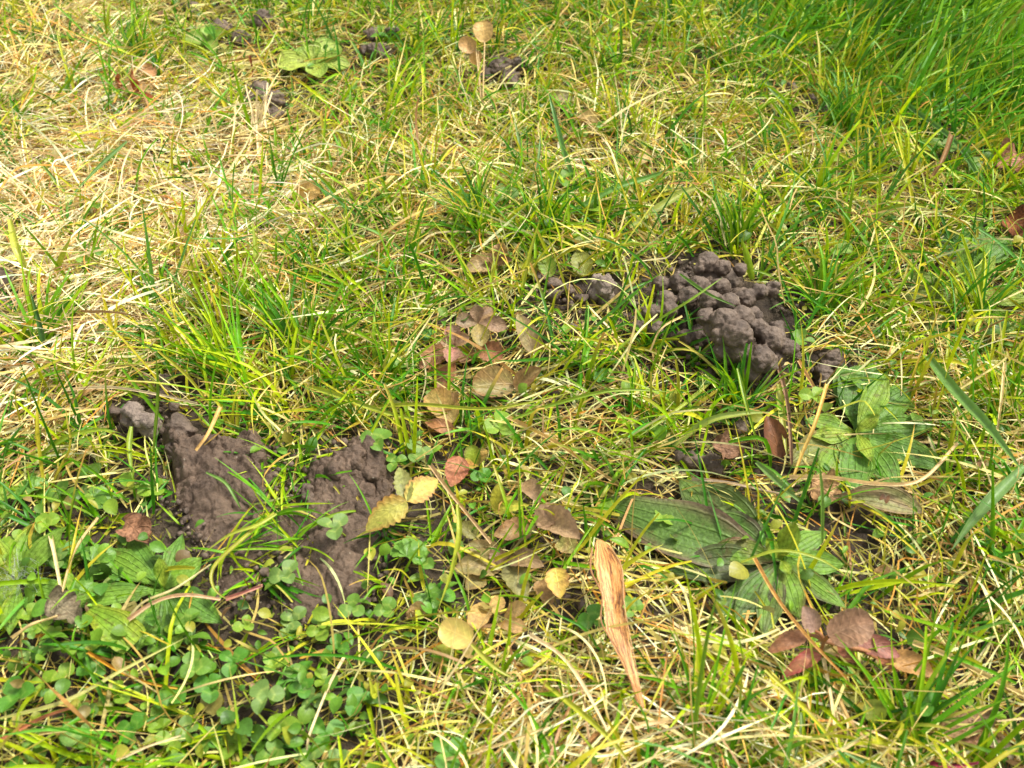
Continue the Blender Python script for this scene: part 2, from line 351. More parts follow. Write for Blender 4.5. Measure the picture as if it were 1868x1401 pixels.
clod('worm_cast', 'grey-brown worm cast just right of the big heap, above the plantain', 'worm cast', [(1518, 660, 5, 26), (1500, 680, 4, 18), (1505, 700, 2, 16)])
clod('soil_clod', 'crumbly dark clod beneath the big worm cast heap', 'clod', [(1325, 708, 3, 16), (1345, 712, 3, 13), (1350, 780, 2, 18), (1290, 690, 2, 20)], bulge=10)
clod('soil_clod', 'dark crumbly clod under a dead shred above the dark plantain leaf', 'clod', [(1260, 845, 3, 22), (1300, 850, 4, 24), (1240, 830, 3, 14), (1330, 830, 5, 15)], bulge=10)
clod('worm_cast', 'pale dry knobbly worm cast at the upper left of the bare mud', 'worm cast', [(240, 748, 13, 20), (262, 768, 12, 18), (276, 762, 11, 11), (235, 768, 9, 12)], 'cast_dry')
clod('worm_cast', 'dark pellet behind the pale dry worm cast', 'worm cast', [(208, 752, 7, 15), (192, 758, 5, 9)])
clod('worm_cast', 'rounded worm cast standing on the top left corner of the bare mud', 'worm cast', [(325, 772, 13, 20), (345, 785, 11, 16), (328, 800, 9, 20), (318, 820, 5, 18)])
clod('soil_clod', 'row of brown crumbs in the grass above the rounded worm cast', 'clod', [(262, 692, 3, 12), (300, 695, 4, 16), (335, 685, 4, 12), (300, 715, 2, 14), (315, 742, 4, 13), (275, 722, 3, 9)])
clod('soil_clod', 'tiny brown crumb on grass left of the middle', 'clod', [(368, 640, 7, 9), (362, 675, 2, 8)])
clod('soil_clod', 'dark clod behind the tall tan seedling near the top', 'clod', [(915, 125, 3, 26), (945, 120, 4, 18), (930, 150, 2, 24), (890, 140, 1, 20)], bulge=11)
clod('soil_clod', 'dark clod right of the pale green rosette near the top', 'clod', [(690, 100, 3, 24), (665, 95, 2, 14), (715, 60, 4, 16), (680, 65, 3, 18)], bulge=11)
clod('soil_clod', 'grey clod beside the pale straw bundle in the upper left', 'clod', [(475, 170, 3, 24), (500, 185, 3, 22), (455, 180, 2, 14), (500, 210, 1, 18)], bulge=10)
clod('soil_clod', 'brown clod at the top edge, left of the middle', 'clod', [(400, 60, 1, 26), (440, 75, 1, 24), (350, 20, 2, 20), (480, 40, 2, 22)], bulge=10)
clod('soil_clod', 'bare dark soil lump cut by the left edge', 'clod', [(5, 510, 3, 26), (10, 560, 1, 26), (-20, 530, 3, 30)], bulge=9)
clod('worm_cast_pellet', 'leftmost of two small dark pellets in the upper right', 'worm cast', [(1302, 133, 4, 9), (1320, 128, 4, 6)])
clod('worm_cast_pellet', 'small dark pellet under the lush grass in the upper right', 'worm cast', [(1444, 155, 4, 9), (1446, 163, 3, 8)])
clod('soil_clod', 'scattered dark crumbs between straw right of the top middle', 'clod', [(1335, 148, 2, 12), (1480, 185, 2, 14), (1500, 205, 2, 16), (1470, 230, 1, 14), (1390, 190, 1, 12)])
clod('soil_clod', 'dark crumbs deep in the grass near the bottom middle', 'clod', [(1060, 1105, 1, 12), (1030, 1090, 1, 10)])

# the bare mud, left of the middle: a smeared cast with a raised ragged back edge
MUD = [(305, 815), (322, 808), (345, 814), (372, 822), (400, 816), (430, 822), (455, 808), (478, 814), (490, 832), (486, 858), (500, 880), (497, 905), (520, 925), (545, 915), (556, 885), (572, 852), (600, 846), (620, 840), (650, 815), (690, 812), (700, 838), (716, 866),
       (712, 900), (722, 935), (698, 960), (704, 1000), (676, 1030), (690, 1058), (672, 1080), (668, 1106), (640, 1118), (610, 1140), (575, 1152), (552, 1130), (528, 1108), (532, 1060), (512, 1010), (492, 985), (476, 1000), (474, 1050), (462, 1082), (424, 1090), (398, 1062), (396, 1020), (378, 985), (352, 962), (342, 935), (322, 915), (324, 870)]
def mud():
    poly = np.array([at(x, y)[:2] for x, y in MUD])
    x0, y0 = poly.min(0) - .002; x1, y1 = poly.max(0) + .002
    st = 0.00045; xs = np.arange(x0, x1, st); ys = np.arange(y0, y1, st)
    X, Y = np.meshgrid(xs, ys, indexing='ij')
    inside = np.zeros(X.shape, bool); dist = np.full(X.shape, 1e9)
    for i in range(len(poly)):
        a, b = poly[i], poly[(i + 1) % len(poly)]
        c = (a[1] > Y) != (b[1] > Y)
        xi = a[0] + (Y - a[1]) / (b[1] - a[1] + 1e-12) * (b[0] - a[0])
        inside ^= c & (X < xi)
        d = b - a; t = np.clip(((X - a[0]) * d[0] + (Y - a[1]) * d[1]) / (d @ d), 0, 1)
        dist = np.minimum(dist, np.hypot(X - a[0] - t * d[0], Y - a[1] - t * d[1]))
    sd_ = np.where(inside, dist, -dist) + .0009 * np.sin(X * 900 + 3 * np.sin(Y * 700)) * np.sin(Y * 1100 + 2 * np.sin(X * 500))
    PX, PY = pxof(np.stack([X, Y, gh(X, Y)], -1))
    back = np.clip(1 - (PY - 815) / 150, 0, 1)
    ramp = np.clip((sd_ + .001) / np.where(PY > 880, .010, .004), 0, 1) ** .6
    Z = np.zeros_like(X)
    it = np.nditer([X, Y], flags=['multi_index'])
    for x, y in it:
        i = it.multi_index
        if sd_[i] < -.003: continue
        p = Vector((float(x) * 90, float(y) * 90, 3.1))
        q = p + Vector((mnoise.noise(p * 2), mnoise.noise(p * 2 + Vector((9, 4, 2))), 0)) * .35
        n1 = mnoise.fractal(p, 0.6, 2.3, 7); n2 = abs(mnoise.noise(q * 3.4)); d1 = mnoise.voronoi(q * Vector((1.4, 1.0, 1)))[0]; d2 = mnoise.voronoi(q * 5)[0]
        crack = min((d1[1] - d1[0]) * 9, 1.0) ** .6; cr2 = min((d2[1] - d2[0]) * 4, 1.0)
        Z[i] = n1 * (.0009 + .0026 * back[i]) + n2 * (.0003 + .0022 * back[i]) - (1 - crack) * .0016 + cr2 * .0006
    Z = gh(X, Y) + ramp * (.0018 + .0085 * back ** .9) + Z * ramp - .0010
    keep = sd_ > -.002
    idx = -np.ones(X.shape, int); idx[keep] = np.arange(keep.sum())
    V = np.stack([X, Y, Z], -1)[keep]
    q = np.stack([idx[:-1, :-1], idx[1:, :-1], idx[1:, 1:], idx[:-1, 1:]], -1).reshape(-1, 4); q = q[(q >= 0).all(1)]
    org = at(540, 1000)
    o = obj('mud_patch', mesh_np('mud_patch', V - np.array(org), q, None, None, M['mud']), None, org)
    return tag(o, 'bare patch of smeared brown mud with cracks, left of the middle', 'mud')
mud()
clod('soil_clod', 'little pinched cast standing in the hollow of the bare mud', 'clod', [(560, 893, 7, 13), (565, 910, 5, 12)])
clod('soil_clod', 'cracked brown lump on the back right rim of the bare mud', 'clod', [(612, 862, 8, 20), (645, 850, 8, 20), (680, 868, 6, 24), (660, 830, 9, 17), (698, 900, 3, 18)], 'mud', bulge=5, disp=.0013, freq=200)
clod('soil_clod', 'lumpy crust along the back left rim of the bare mud', 'clod', [(360, 832, 6, 18), (400, 838, 6, 22), (440, 832, 7, 20), (470, 838, 7, 16), (350, 855, 5, 14), (455, 862, 4, 16)], 'mud', bulge=5, disp=.0013, freq=200)

def in_mud(px, py):
    c = np.zeros(px.shape, bool)
    for i in range(len(MUD)):
        a, b = MUD[i], MUD[(i + 1) % len(MUD)]
        c ^= ((a[1] > py) != (b[1] > py)) & (px < a[0] + (py - a[1]) / (b[1] - a[1] + 1e-9) * (b[0] - a[0]))
    return c
def crumbs():
    V, F, n = [], [], 0
    ico = np.array([[0, 0, 1], [.9, 0, .2], [.28, .85, .2], [-.72, .53, .2], [-.72, -.53, .2], [.28, -.85, .2], [.5, .4, -.7], [-.5, .4, -.7], [0, -.6, -.7]])
    T = [(0, 1, 2), (0, 2, 3), (0, 3, 4), (0, 4, 5), (0, 5, 1), (1, 6, 2), (2, 6, 7), (2, 7, 3), (3, 7, 4), (4, 7, 8), (4, 8, 5), (5, 8, 1), (1, 8, 6)]
    spots = [MUD[i] for i in range(0, len(MUD))] + [(1180, 620), (1230, 660), (1300, 700), (1400, 715), (1460, 680), (1440, 560), (1390, 500), (1250, 500), (1170, 560), (1000, 540), (1070, 560), (240, 800), (290, 740), (1510, 710), (1260, 860), (1330, 860), (915, 150), (690, 110), (480, 200), (400, 90)]
    for (x, y) in spots:
        for _ in range(18):
            a, b = x + rng.normal(0, 22), y + rng.normal(0, 13)
            if in_mud(np.array([a]), np.array([b]))[0] and rng.random() < .85: continue
            P = at(a, b, 0); r = rng.uniform(.0003, .0013) * (1 if rng.random() < .85 else 1.6)
            R3 = np.linalg.qr(rng.normal(size=(3, 3)))[0]
            V += list((ico * rng.uniform(.7, 1.25, (9, 1)) * r) @ R3 + np.array([P.x, P.y, P.z + r * .5 + rng.uniform(0, .0015)])); F += [[q + n for q in t] for t in T]; n += 9
    tag(obj('soil_crumbs', mesh_np('soil_crumbs', V, F, None, None, M['cast'], smooth=True)), 'loose crumbs of soil round the worm casts', 'soil crumbs', kind='stuff')
crumbs()

# ---------------------------------------------------------------- broad-leaved plants
GREEN = (98, 144, 58); DGREEN = (82, 130, 62); LGREEN = (126, 158, 62); PURP = (98, 84, 70); OLIVE = (128, 122, 62)
def leafpx(name, parent, org, base, tip, wpx, kind, col, col2, mat, hb=3, ht=6, mid=None, **kw):
    if mat == 'plantain' and kind == 'lance':
        wpx *= 1.02; tip = (base[0] + (tip[0] - base[0]) * 1.12, base[1] + (tip[1] - base[1]) * 1.12); ht = ht * .7 if ht < 12 else ht
    if mat == 'bronze': wpx *= .92
    P0 = at(base[0], base[1], hb); P1 = at(tip[0], tip[1], ht)
    pts = [P0, P1]
    if mid is None:
        L = (P1 - P0).length; Pm = (P0 + P1) * .5; Pm.z += L * kw.pop('arch', 0.10); pts = [P0, Pm, P1]
    else: pts = [P0, at(*mid), P1]
    k = kk((base[1] + tip[1]) / 2)
    me = leaf_mesh(name, pts, wpx * k, kind, col, col2, M[mat], origin=org, **kw)
    return obj(name, me, parent)
def plant(name, label, cat, c, leaves, mat, kind='lance', group=None, stalks=True, hc=2, scol=(120, 110, 60), stalkr=.00045, **kw):
    org = at(c[0], c[1], 0); t = thing(name, label, cat, org, group)
    for L in leaves:
        base, tip, wpx, col, col2 = L[:5]; ex = dict(kw)
        if len(L) > 5: ex.update(L[5])
        kd = ex.pop('kind', kind); mt = ex.pop('mat', mat)
        leafpx('leaf', t, org, base, tip, wpx, kd, col, col2, mt, **ex)
        if stalks and math.hypot(base[0] - c[0], base[1] - c[1]) > 6:
            a = at(c[0], c[1], hc); b = at(base[0], base[1], ex.get('hb', 3)); m_ = (a + b) * .5; m_.z += .001
            obj('stalk', tube_mesh('stalk', [a, m_, b], stalkr, stalkr * .8, scol, M['stem'], origin=org), t)
    return t
PK = dict(scallop=(4, .04), wav=0.09, cup=0.07, nv=16, nu=40, arch=.03, face=.5)
c = (1424, 1022)
plant('plantain', 'plantain rosette with dark purple-green leaves in the lower right', 'plantain', c, [
    (c, (1120, 925), 112, (78, 116, 62), (112, 88, 72), dict(mid=(1270, 985, 5), ht=4, seed=3)),
    (c, (1256, 885), 96, (84, 118, 64), (96, 100, 66), dict(ht=4)),
    (c, (1290, 940), 66, DGREEN, PURP, dict(ht=7)),
    (c, (1240, 1040), 70, (64, 98, 46), PURP, dict(ht=5)),
    (c, (1308, 1002), 50, GREEN, (120, 80, 66), dict(ht=8, hb=5)),
    (c, (1345, 1125), 54, DGREEN, PURP, dict(ht=4)),
    (c, (1395, 1150), 48, GREEN, PURP, dict(ht=3)),
    (c, (1455, 1118), 50, GREEN, OLIVE, dict(ht=4)),
    (c, (1300, 1130), 46, DGREEN, PURP, dict(ht=2)),
    (c, (1532, 1102), 38, GREEN, PURP, dict(ht=4)),
    (c, (1530, 1030), 44, GREEN, DGREEN, dict(ht=6)),
    (c, (1500, 975), 40, GREEN, DGREEN, dict(ht=6)),
    (c, (1449, 958), 38, LGREEN, GREEN, dict(ht=16, hb=4)),
    (c, (1400, 985), 24, LGREEN, GREEN, dict(ht=12, hb=4)),
    (c, (1440, 1045), 22, LGREEN, GREEN, dict(ht=9, hb=5))], 'plantain', stalks=False, **PK)
c = (1562, 790)
plant('plantain', 'plantain rosette with broad ribbed green leaves right of the worm cast', 'plantain', c, [
    (c, (1588, 672), 92, DGREEN, (66, 104, 50), dict(ht=10)),
    (c, (1540, 672), 50, DGREEN, GREEN, dict(ht=7)),
    (c, (1655, 715), 58, DGREEN, GREEN, dict(ht=10)),
    (c, (1612, 690), 44, GREEN, LGREEN, dict(ht=14, hb=5)),
    (c, (1478, 768), 36, GREEN, LGREEN, dict(ht=8)),
    (c, (1487, 795), 34, LGREEN, GREEN, dict(ht=8, hb=4)),
    (c, (1450, 842), 58, (120, 128, 58), (134, 112, 60), dict(ht=6)),
    (c, (1500, 882), 66, GREEN, (110, 124, 74), dict(ht=4)),
    (c, (1560, 892), 60, DGREEN, GREEN, dict(ht=4)),
    (c, (1632, 890), 56, DGREEN, GREEN, dict(ht=4)),
    (c, (1715, 850), 54, DGREEN, GREEN, dict(ht=4)),
    (c, (1690, 780), 46, DGREEN, GREEN, dict(ht=7)),
    (c, (1588, 838), 26, LGREEN, GREEN, dict(ht=8, hb=5)),
    (c, (1600, 760), 28, LGREEN, GREEN, dict(ht=12, hb=5))], 'plantain', stalks=False, **PK)
c = (1765, 545)
plant('plantain', 'plantain with pointed bright green leaves near the right edge', 'plantain', c, [
    (c, (1655, 540), 40, (104, 132, 66), OLIVE, dict(ht=4)),
    (c, (1650, 500), 34, (108, 136, 66), GREEN, dict(ht=4)),
    (c, (1812, 472), 26, LGREEN, GREEN, dict(ht=14)),
    (c, (1752, 452), 24, GREEN, LGREEN, dict(ht=16)),
    (c, (1868, 545), 40, LGREEN, GREEN, dict(ht=7)),
    (c, (1850, 612), 38, GREEN, LGREEN, dict(ht=4)),
    (c, (1790, 640), 36, GREEN, DGREEN, dict(ht=4)),
    (c, (1690, 605), 40, (96, 124, 62), OLIVE, dict(ht=3))], 'plantain', stalks=False, **PK)
c = (1775, 492)
plant('broad_leaf_weed', 'shaded broad dark green leaves at the right edge, upper half', 'weed', c, [
    (c, (1722, 428), 62, (64, 104, 62), DGREEN, dict(ht=6)), (c, (1780, 415), 50, DGREEN, GREEN, dict(ht=9)), (c, (1835, 440), 50, DGREEN, GREEN, dict(ht=6))], 'plantain', stalks=False, **PK)
c = (34, 1060)
plant('plantain', 'hairy plantain rosette with white fluff at the left edge', 'plantain', c, [
    (c, (108, 972), 36, (104, 146, 66), GREEN, dict(ht=12)), (c, (62, 962), 44, GREEN, LGREEN, dict(ht=6)), (c, (-6, 985), 30, LGREEN, GREEN, dict(ht=10)),
    (c, (-30, 1125), 48, GREEN, LGREEN, dict(ht=5)), (c, (20, 1150), 36, GREEN, LGREEN, dict(ht=5)), (c, (125, 1085), 36, GREEN, DGREEN, dict(ht=3)), (c, (-60, 1050), 40, LGREEN, GREEN, dict(ht=6))],
    'plantain', stalks=False, **PK)
c = (300, 1075)
plant('plantain', 'flat green plantain leaves below the left corner of the bare mud', 'plantain', c, [
    (c, (130, 1100), 40, GREEN, DGREEN, dict(ht=5)), (c, (362, 1022), 40, (104, 150, 66), GREEN, dict(ht=8)), (c, (188, 1010), 46, GREEN, DGREEN, dict(ht=4)),
    (c, (240, 985), 40, DGREEN, GREEN, dict(ht=4)), (c, (255, 1178), 50, GREEN, DGREEN, dict(ht=4)), (c, (345, 1168), 56, DGREEN, (78, 118, 56), dict(ht=4)),
    (c, (395, 1130), 50, DGREEN, GREEN, dict(ht=4)), (c, (292, 1022), 26, LGREEN, GREEN, dict(ht=12)), (c, (300, 1190), 44, (84, 124, 52), DGREEN, dict(ht=3)), (c, (330, 985), 34, DGREEN, GREEN, dict(ht=5))],
    'plantain', stalks=False, **PK)
plant('broad_leaf', 'wide shiny green leaf with a torn square tip, lower left', 'leaf', (162, 1112), [((162, 1112), (248, 1172), 62, (104, 148, 52), (134, 158, 58), dict(kind='cut', hb=5, ht=7))],
      'plantain', stalks=False, cup=.1, nv=12, wav=.02)
c = (572, 118)
plant('broad_leaf_weed', 'pale green rosette of rounded leaves near the top', 'weed', c, [
    (c, (618, 82), 50, (140, 172, 98), GREEN, dict(ht=7)), (c, (560, 82), 46, (140, 172, 98), GREEN, dict(ht=7)), (c, (505, 122), 44, (150, 180, 100), LGREEN, dict(ht=6)), (c, (585, 142), 40, (140, 172, 90), GREEN, dict(ht=5)),
    (c, (640, 118), 40, (140, 170, 96), GREEN, dict(ht=4))], 'plantain', 'obov', stalks=False, cup=.2, nv=10, wav=.04)
c = (378, 75)
plant('broad_leaf_weed', 'small green leaves lying on bare soil at the top left', 'weed', c, [
    (c, (382, 44), 24, (130, 168, 84), GREEN), (c, (392, 98), 30, (120, 150, 80), GREEN), (c, (335, 72), 30, (120, 148, 76), GREEN), (c, (420, 60), 22, GREEN, LGREEN)], 'clover', 'ovate', stalks=False)
# single leaves
def single(name, label, cat, base, tip, w_, col, col2, mat='bronze', kind='ovate', **kw):
    return plant(name, label, cat, base, [(base, tip, w_, col, col2, kw)], mat, kind, stalks=False)
single('plantain_leaf', 'pinkish green leaf with purple veins beside the dead curled leaf', 'leaf', (1520, 905), (1672, 932), 50, (138, 140, 84), (142, 92, 88), 'plantain', 'lance', hb=5, ht=6, arch=.12, face=.6, nv=12)
single('brown_leaf', 'smooth brown leaf standing left of the upper plantain', 'leaf', (1425, 835), (1398, 758), 44, (128, 84, 52), (98, 62, 44), hb=3, ht=10, cup=.3, wav=.06)
BR = dict(nu=44, nv=10)
TAN = (178, 142, 88); BRZ = (172, 140, 92); MAU = (156, 126, 100); RED = (158, 116, 84); YEL = (182, 170, 70); ORG = (176, 130, 74)
c = (830, 632)
plant('bronze_weed', 'mauve and rust scallop-leaved seedling in the middle of the lawn', 'weed', c, [
    (c, (766, 672), 40, (170, 124, 86), RED, dict(ht=5)), ((868, 636), (916, 655), 46, (156, 108, 78), RED, dict(ht=7)), ((866, 640), (838, 660), 34, RED, BRZ, dict(ht=3)),
    (c, (822, 592), 32, MAU, (166, 118, 104), dict(ht=15, hb=9)), (c, (856, 614), 26, MAU, BRZ, dict(ht=13, hb=9)), (c, (803, 624), 24, MAU, BRZ, dict(ht=12, hb=9)), (c, (822, 664), 32, (164, 116, 100), MAU, dict(ht=12, hb=9)),
    ((830, 660), (800, 712), 38, (140, 92, 52), RED, dict(ht=3)), ((836, 650), (842, 640), 8, RED, MAU, dict(ht=9, hb=8))], 'bronze', 'obov', scallop=(7, .13), cup=.25, wav=.03, face=.6, **BR)
c = (872, 590)
plant('bronze_weed', 'greyish olive scallop-leaved seedling just above the mauve one', 'weed', c, [
    (c, (831, 588), 32, (138, 118, 88), MAU, dict(ht=11)), (c, (868, 556), 28, (140, 114, 88), MAU, dict(ht=14)), (c, (925, 598), 32, (146, 118, 90), MAU, dict(ht=8)), (c, (880, 632), 36, (160, 140, 84), OLIVE, dict(ht=9)),
    (c, (898, 562), 24, (140, 112, 84), BRZ, dict(ht=9))], 'bronze', 'obov', scallop=(7, .12), cup=.22, wav=.03, face=.6, hc=6, hb=8, **BR)
single('round_leaf', 'large round olive leaf under the mauve seedling', 'leaf', (938, 700), (862, 706), 62, (146, 132, 78), (150, 108, 68), 'bronze', 'round', hb=5, ht=7, scallop=(9, .06), face=.75, arch=.04, **BR)
single('folded_leaf', 'folded olive-red leaf right of the round olive leaf', 'leaf', (942, 712), (988, 672), 36, (142, 118, 70), RED, hb=4, ht=8, cup=.5, **BR)
single('olive_leaf', 'upright dull olive leaf with a pale hole right of the seedlings', 'leaf', (975, 645), (944, 572), 38, (142, 128, 72), MAU, hb=4, ht=9, face=.6, **BR)
single('tan_leaf', 'tan leaf below left of the mauve seedling', 'leaf', (830, 770), (780, 718), 56, (178, 152, 84), ORG, 'bronze', 'round', hb=3, ht=6, scallop=(8, .08), face=.6, **BR)
single('rust_leaf', 'lower rust leaf behind crossing grass blades, middle', 'leaf', (830, 790), (775, 770), 30, (170, 118, 72), RED, hb=2, ht=3, **BR)
single('salmon_leaf', 'salmon pink upright leaf right of the bare mud', 'leaf', (838, 832), (822, 888), 46, (190, 128, 92), (172, 100, 74), 'bronze', 'ovate', hb=14, ht=8, scallop=(7, .08), face=.85, arch=.03, cup=.12, **BR)
plant('green_leaf_pair', 'green and orange rounded leaf pair right of the salmon leaf', 'weed', (868, 850), [((868, 850), (858, 812), 32, LGREEN, OLIVE, dict(ht=9)), ((868, 845), (850, 855), 28, (184, 134, 70), LGREEN, dict(ht=8)), ((868, 845), (888, 820), 24, (170, 140, 70), OLIVE)],
      'bronze', 'round', stalks=False, scallop=(7, .09), face=.6, **BR)
c = (742, 914)
plant('serrated_weed', 'yellow-green serrated leaves hanging over the right rim of the mud', 'weed', c, [
    (c, (668, 968), 54, (172, 166, 76), (176, 128, 64), dict(ht=8, hb=14, seed=5)), (c, (798, 874), 48, (190, 180, 86), (180, 130, 80), dict(ht=14, hb=14)), (c, (728, 852), 34, (138, 142, 76), OLIVE, dict(ht=17, hb=14)),
    (c, (690, 920), 20, LGREEN, YEL, dict(ht=12, hb=13))], 'bronze', 'ovate', scallop=(7, .2), cup=.15, face=.7, hc=14, wav=.04, **BR)
plant('yellow_weed', 'yellow serrated leaf pair to the right of the salmon leaf', 'weed', (905, 932), [((905, 932), (912, 878), 30, (186, 178, 60), OLIVE, dict(ht=12)), ((900, 932), (965, 922), 26, (190, 190, 70), YEL, dict(ht=8)), ((905, 930), (935, 905), 22, YEL, LGREEN)],
      'bronze', 'ovate', stalks=False, scallop=(7, .12), face=.6, **BR)
single('brown_leaf', 'dull reddish brown leaf right of the yellow leaf pair', 'leaf', (955, 880), (985, 918), 36, (152, 122, 84), MAU, hb=6, ht=9, face=.6, **BR)
c = (905, 480)
plant('bronze_weed', 'tan and brown scalloped leaves above the middle', 'weed', c, [(c, (846, 494), 40, (172, 148, 100), BRZ, dict(ht=7)), (c, (885, 468), 20, MAU, BRZ, dict(ht=9)), (c, (918, 442), 34, (172, 138, 92), BRZ, dict(ht=10, wav=.15)), (c, (935, 475), 22, (150, 120, 80), MAU)],
      'bronze', 'ovate', scallop=(7, .13), face=.6, **BR)
plant('serrated_weed', 'green serrated leaves just left of the low dark worm cast', 'weed', (1000, 500), [((1005, 505), (985, 462), 34, (112, 140, 56), GREEN, dict(ht=8)), ((1000, 500), (945, 482), 36, (138, 152, 66), GREEN, dict(ht=5))], 'bronze', 'ovate', stalks=False, scallop=(7, .13), face=.6, **BR)
single('serrated_leaf', 'yellow-green serrated leaf above the pale knobbly worm cast', 'leaf', (1068, 502), (1052, 458), 42, (140, 146, 62), OLIVE, hb=4, ht=8, scallop=(7, .12), face=.6, **BR)
single('grey_green_leaf', 'grey-green scalloped leaf lying above the serrated leaf', 'leaf', (1035, 430), (1082, 452), 30, (158, 168, 104), GREEN, hb=3, ht=6, scallop=(7, .1), **BR)
c = (915, 1030)
plant('bronze_weed', 'sprawling olive and mauve leaves below the middle, left of the brown seed', 'weed', c, [
    ((985, 948), (1058, 984), 56, (168, 140, 104), MAU, dict(ht=13, hb=10, cup=.5)), ((978, 958), (1030, 925), 44, (164, 134, 98), MAU, dict(ht=13, hb=10)), ((968, 966), (900, 978), 48, (150, 120, 72), RED, dict(ht=7)),
    ((925, 975), (960, 990), 30, (140, 128, 72), RED, dict(ht=4)),
    ((868, 980), (835, 955), 32, (136, 132, 70), OLIVE, dict(ht=4)), (c, (828, 1040), 54, (142, 132, 80), BRZ, dict(ht=5)), (c, (855, 990), 52, (146, 134, 84), BRZ, dict(ht=6)), (c, (898, 998), 36, (148, 120, 92), MAU, dict(ht=7)),
    ((928, 1014), (992, 1034), 42, (160, 134, 96), MAU, dict(ht=9)), ((926, 1032), (960, 1098), 50, (146, 142, 96), OLIVE, dict(ht=5)), ((985, 1060), (1005, 1105), 44, (156, 124, 78), BRZ, dict(ht=4)),
    ((1020, 985), (1050, 1010), 46, (146, 142, 78), BRZ, dict(ht=3)), ((880, 1050), (850, 1075), 40, (138, 128, 76), BRZ, dict(ht=3))], 'bronze', 'ovate', scallop=(6, .12), cup=.2, wav=.05, face=.55, **BR)
single('yellow_leaf', 'yellow lobed leaf with a brown centre beside the brown seed', 'leaf', (1012, 1036), (1022, 1092), 46, (204, 178, 78), (176, 128, 76), hb=10, ht=7, scallop=(4, .16), face=.8, arch=.02, **BR)
single('yellow_leaf', 'round pale yellow leaf with pink blotches, lower middle', 'leaf', (862, 1170), (802, 1142), 52, (206, 190, 100), (204, 160, 96), 'clover', 'round', hb=9, ht=11, face=.8, arch=.02, **BR)
c = (905, 1140)
plant('tan_weed', 'tan wrinkled leaves above right of the round yellow leaf', 'weed', c, [((895, 1096), (858, 1150), 42, (190, 158, 92), TAN, dict(ht=8)), ((918, 1128), (960, 1104), 30, (206, 172, 116), TAN, dict(ht=11)), (c, (962, 1150), 30, (196, 160, 108), TAN, dict(ht=7)),
     ((880, 1180), (845, 1195), 34, (168, 150, 84), TAN, dict(ht=3)), ((915, 1085), (900, 1120), 30, (180, 150, 84), TAN)], 'bronze', 'obov', scallop=(5, .08), face=.6, **BR)
c = (1503, 1170)
plant('red_weed', 'red-brown seedling with one big round mauve leaf, lower right', 'weed', c, [
    ((1512, 1162), (1592, 1132), 66, (158, 120, 92), MAU, dict(ht=22, hb=16, kind='round', face=.75, seed=11)), ((1488, 1152), (1464, 1106), 38, (154, 124, 108), MAU, dict(ht=18, hb=13)), ((1472, 1158), (1398, 1192), 34, (148, 100, 68), RED, dict(ht=8, hb=10)),
    ((1498, 1186), (1426, 1236), 32, (160, 104, 74), (160, 70, 70), dict(ht=6, hb=9)), ((1560, 1168), (1642, 1198), 44, (150, 100, 84), (140, 84, 76), dict(ht=9, hb=8)), ((1622, 1202), (1706, 1234), 46, (186, 142, 86), ORG, dict(ht=9, hb=7)),
    ((1520, 1180), (1560, 1210), 34, (150, 92, 64), RED, dict(ht=5)), ((1600, 1200), (1640, 1225), 26, (170, 110, 70), RED, dict(ht=5))], 'bronze', 'ovate', scallop=(8, .07), cup=.2, wav=.04, hc=12, scol=(160, 110, 70), stalkr=.0006, **BR)
c = (880, 210)
plant('tan_seedling', 'tall tan seedling with three rounded leaves near the top', 'weed', c, [((884, 76), (878, 38), 36, (206, 170, 100), TAN, dict(ht=30, hb=24, face=.8)), ((868, 88), (836, 80), 30, (206, 162, 104), TAN, dict(ht=22, hb=20, face=.8)), ((872, 92), (866, 118), 24, (204, 158, 90), TAN, dict(ht=14, hb=19, face=.8))],
      'bronze', 'round', scallop=(6, .06), scol=(196, 166, 110), **BR)
single('tan_leaf', 'small reddish tan leaf right of the spiky dead leaf, top left', 'leaf', (284, 138), (262, 118), 26, (194, 144, 96), TAN, 'bronze', 'round', hb=6, ht=9, face=.8, **BR)
single('tan_leaf', 'oval tan leaf in the straw left of the top middle', 'leaf', (545, 362), (584, 344), 38, (204, 168, 98), TAN, 'bronze', 'round', hb=4, ht=7, face=.7, **BR)
single('tan_leaf', 'pale tan leaf in grass right of the tan seedling', 'leaf', (1090, 225), (1052, 208), 28, (208, 180, 120), TAN, hb=4, ht=6, face=.7, **BR)
single('grey_leaf', 'grey-tan leaf beneath the thin blue blade, top middle', 'leaf', (1046, 180), (1004, 176), 26, (170, 158, 114), TAN, hb=4, ht=6, face=.7, **BR)
single('tan_leaf', 'pointed beige leaf among straw, upper right of the middle', 'leaf', (1196, 280), (1160, 305), 24, (196, 172, 112), TAN, hb=4, ht=5, face=.7, **BR)
single('tan_leaf', 'hairy brown leaf in straw above the bare mud', 'leaf', (420, 560), (396, 588), 30, (168, 138, 90), BRZ, hb=4, ht=6, face=.7, **BR)
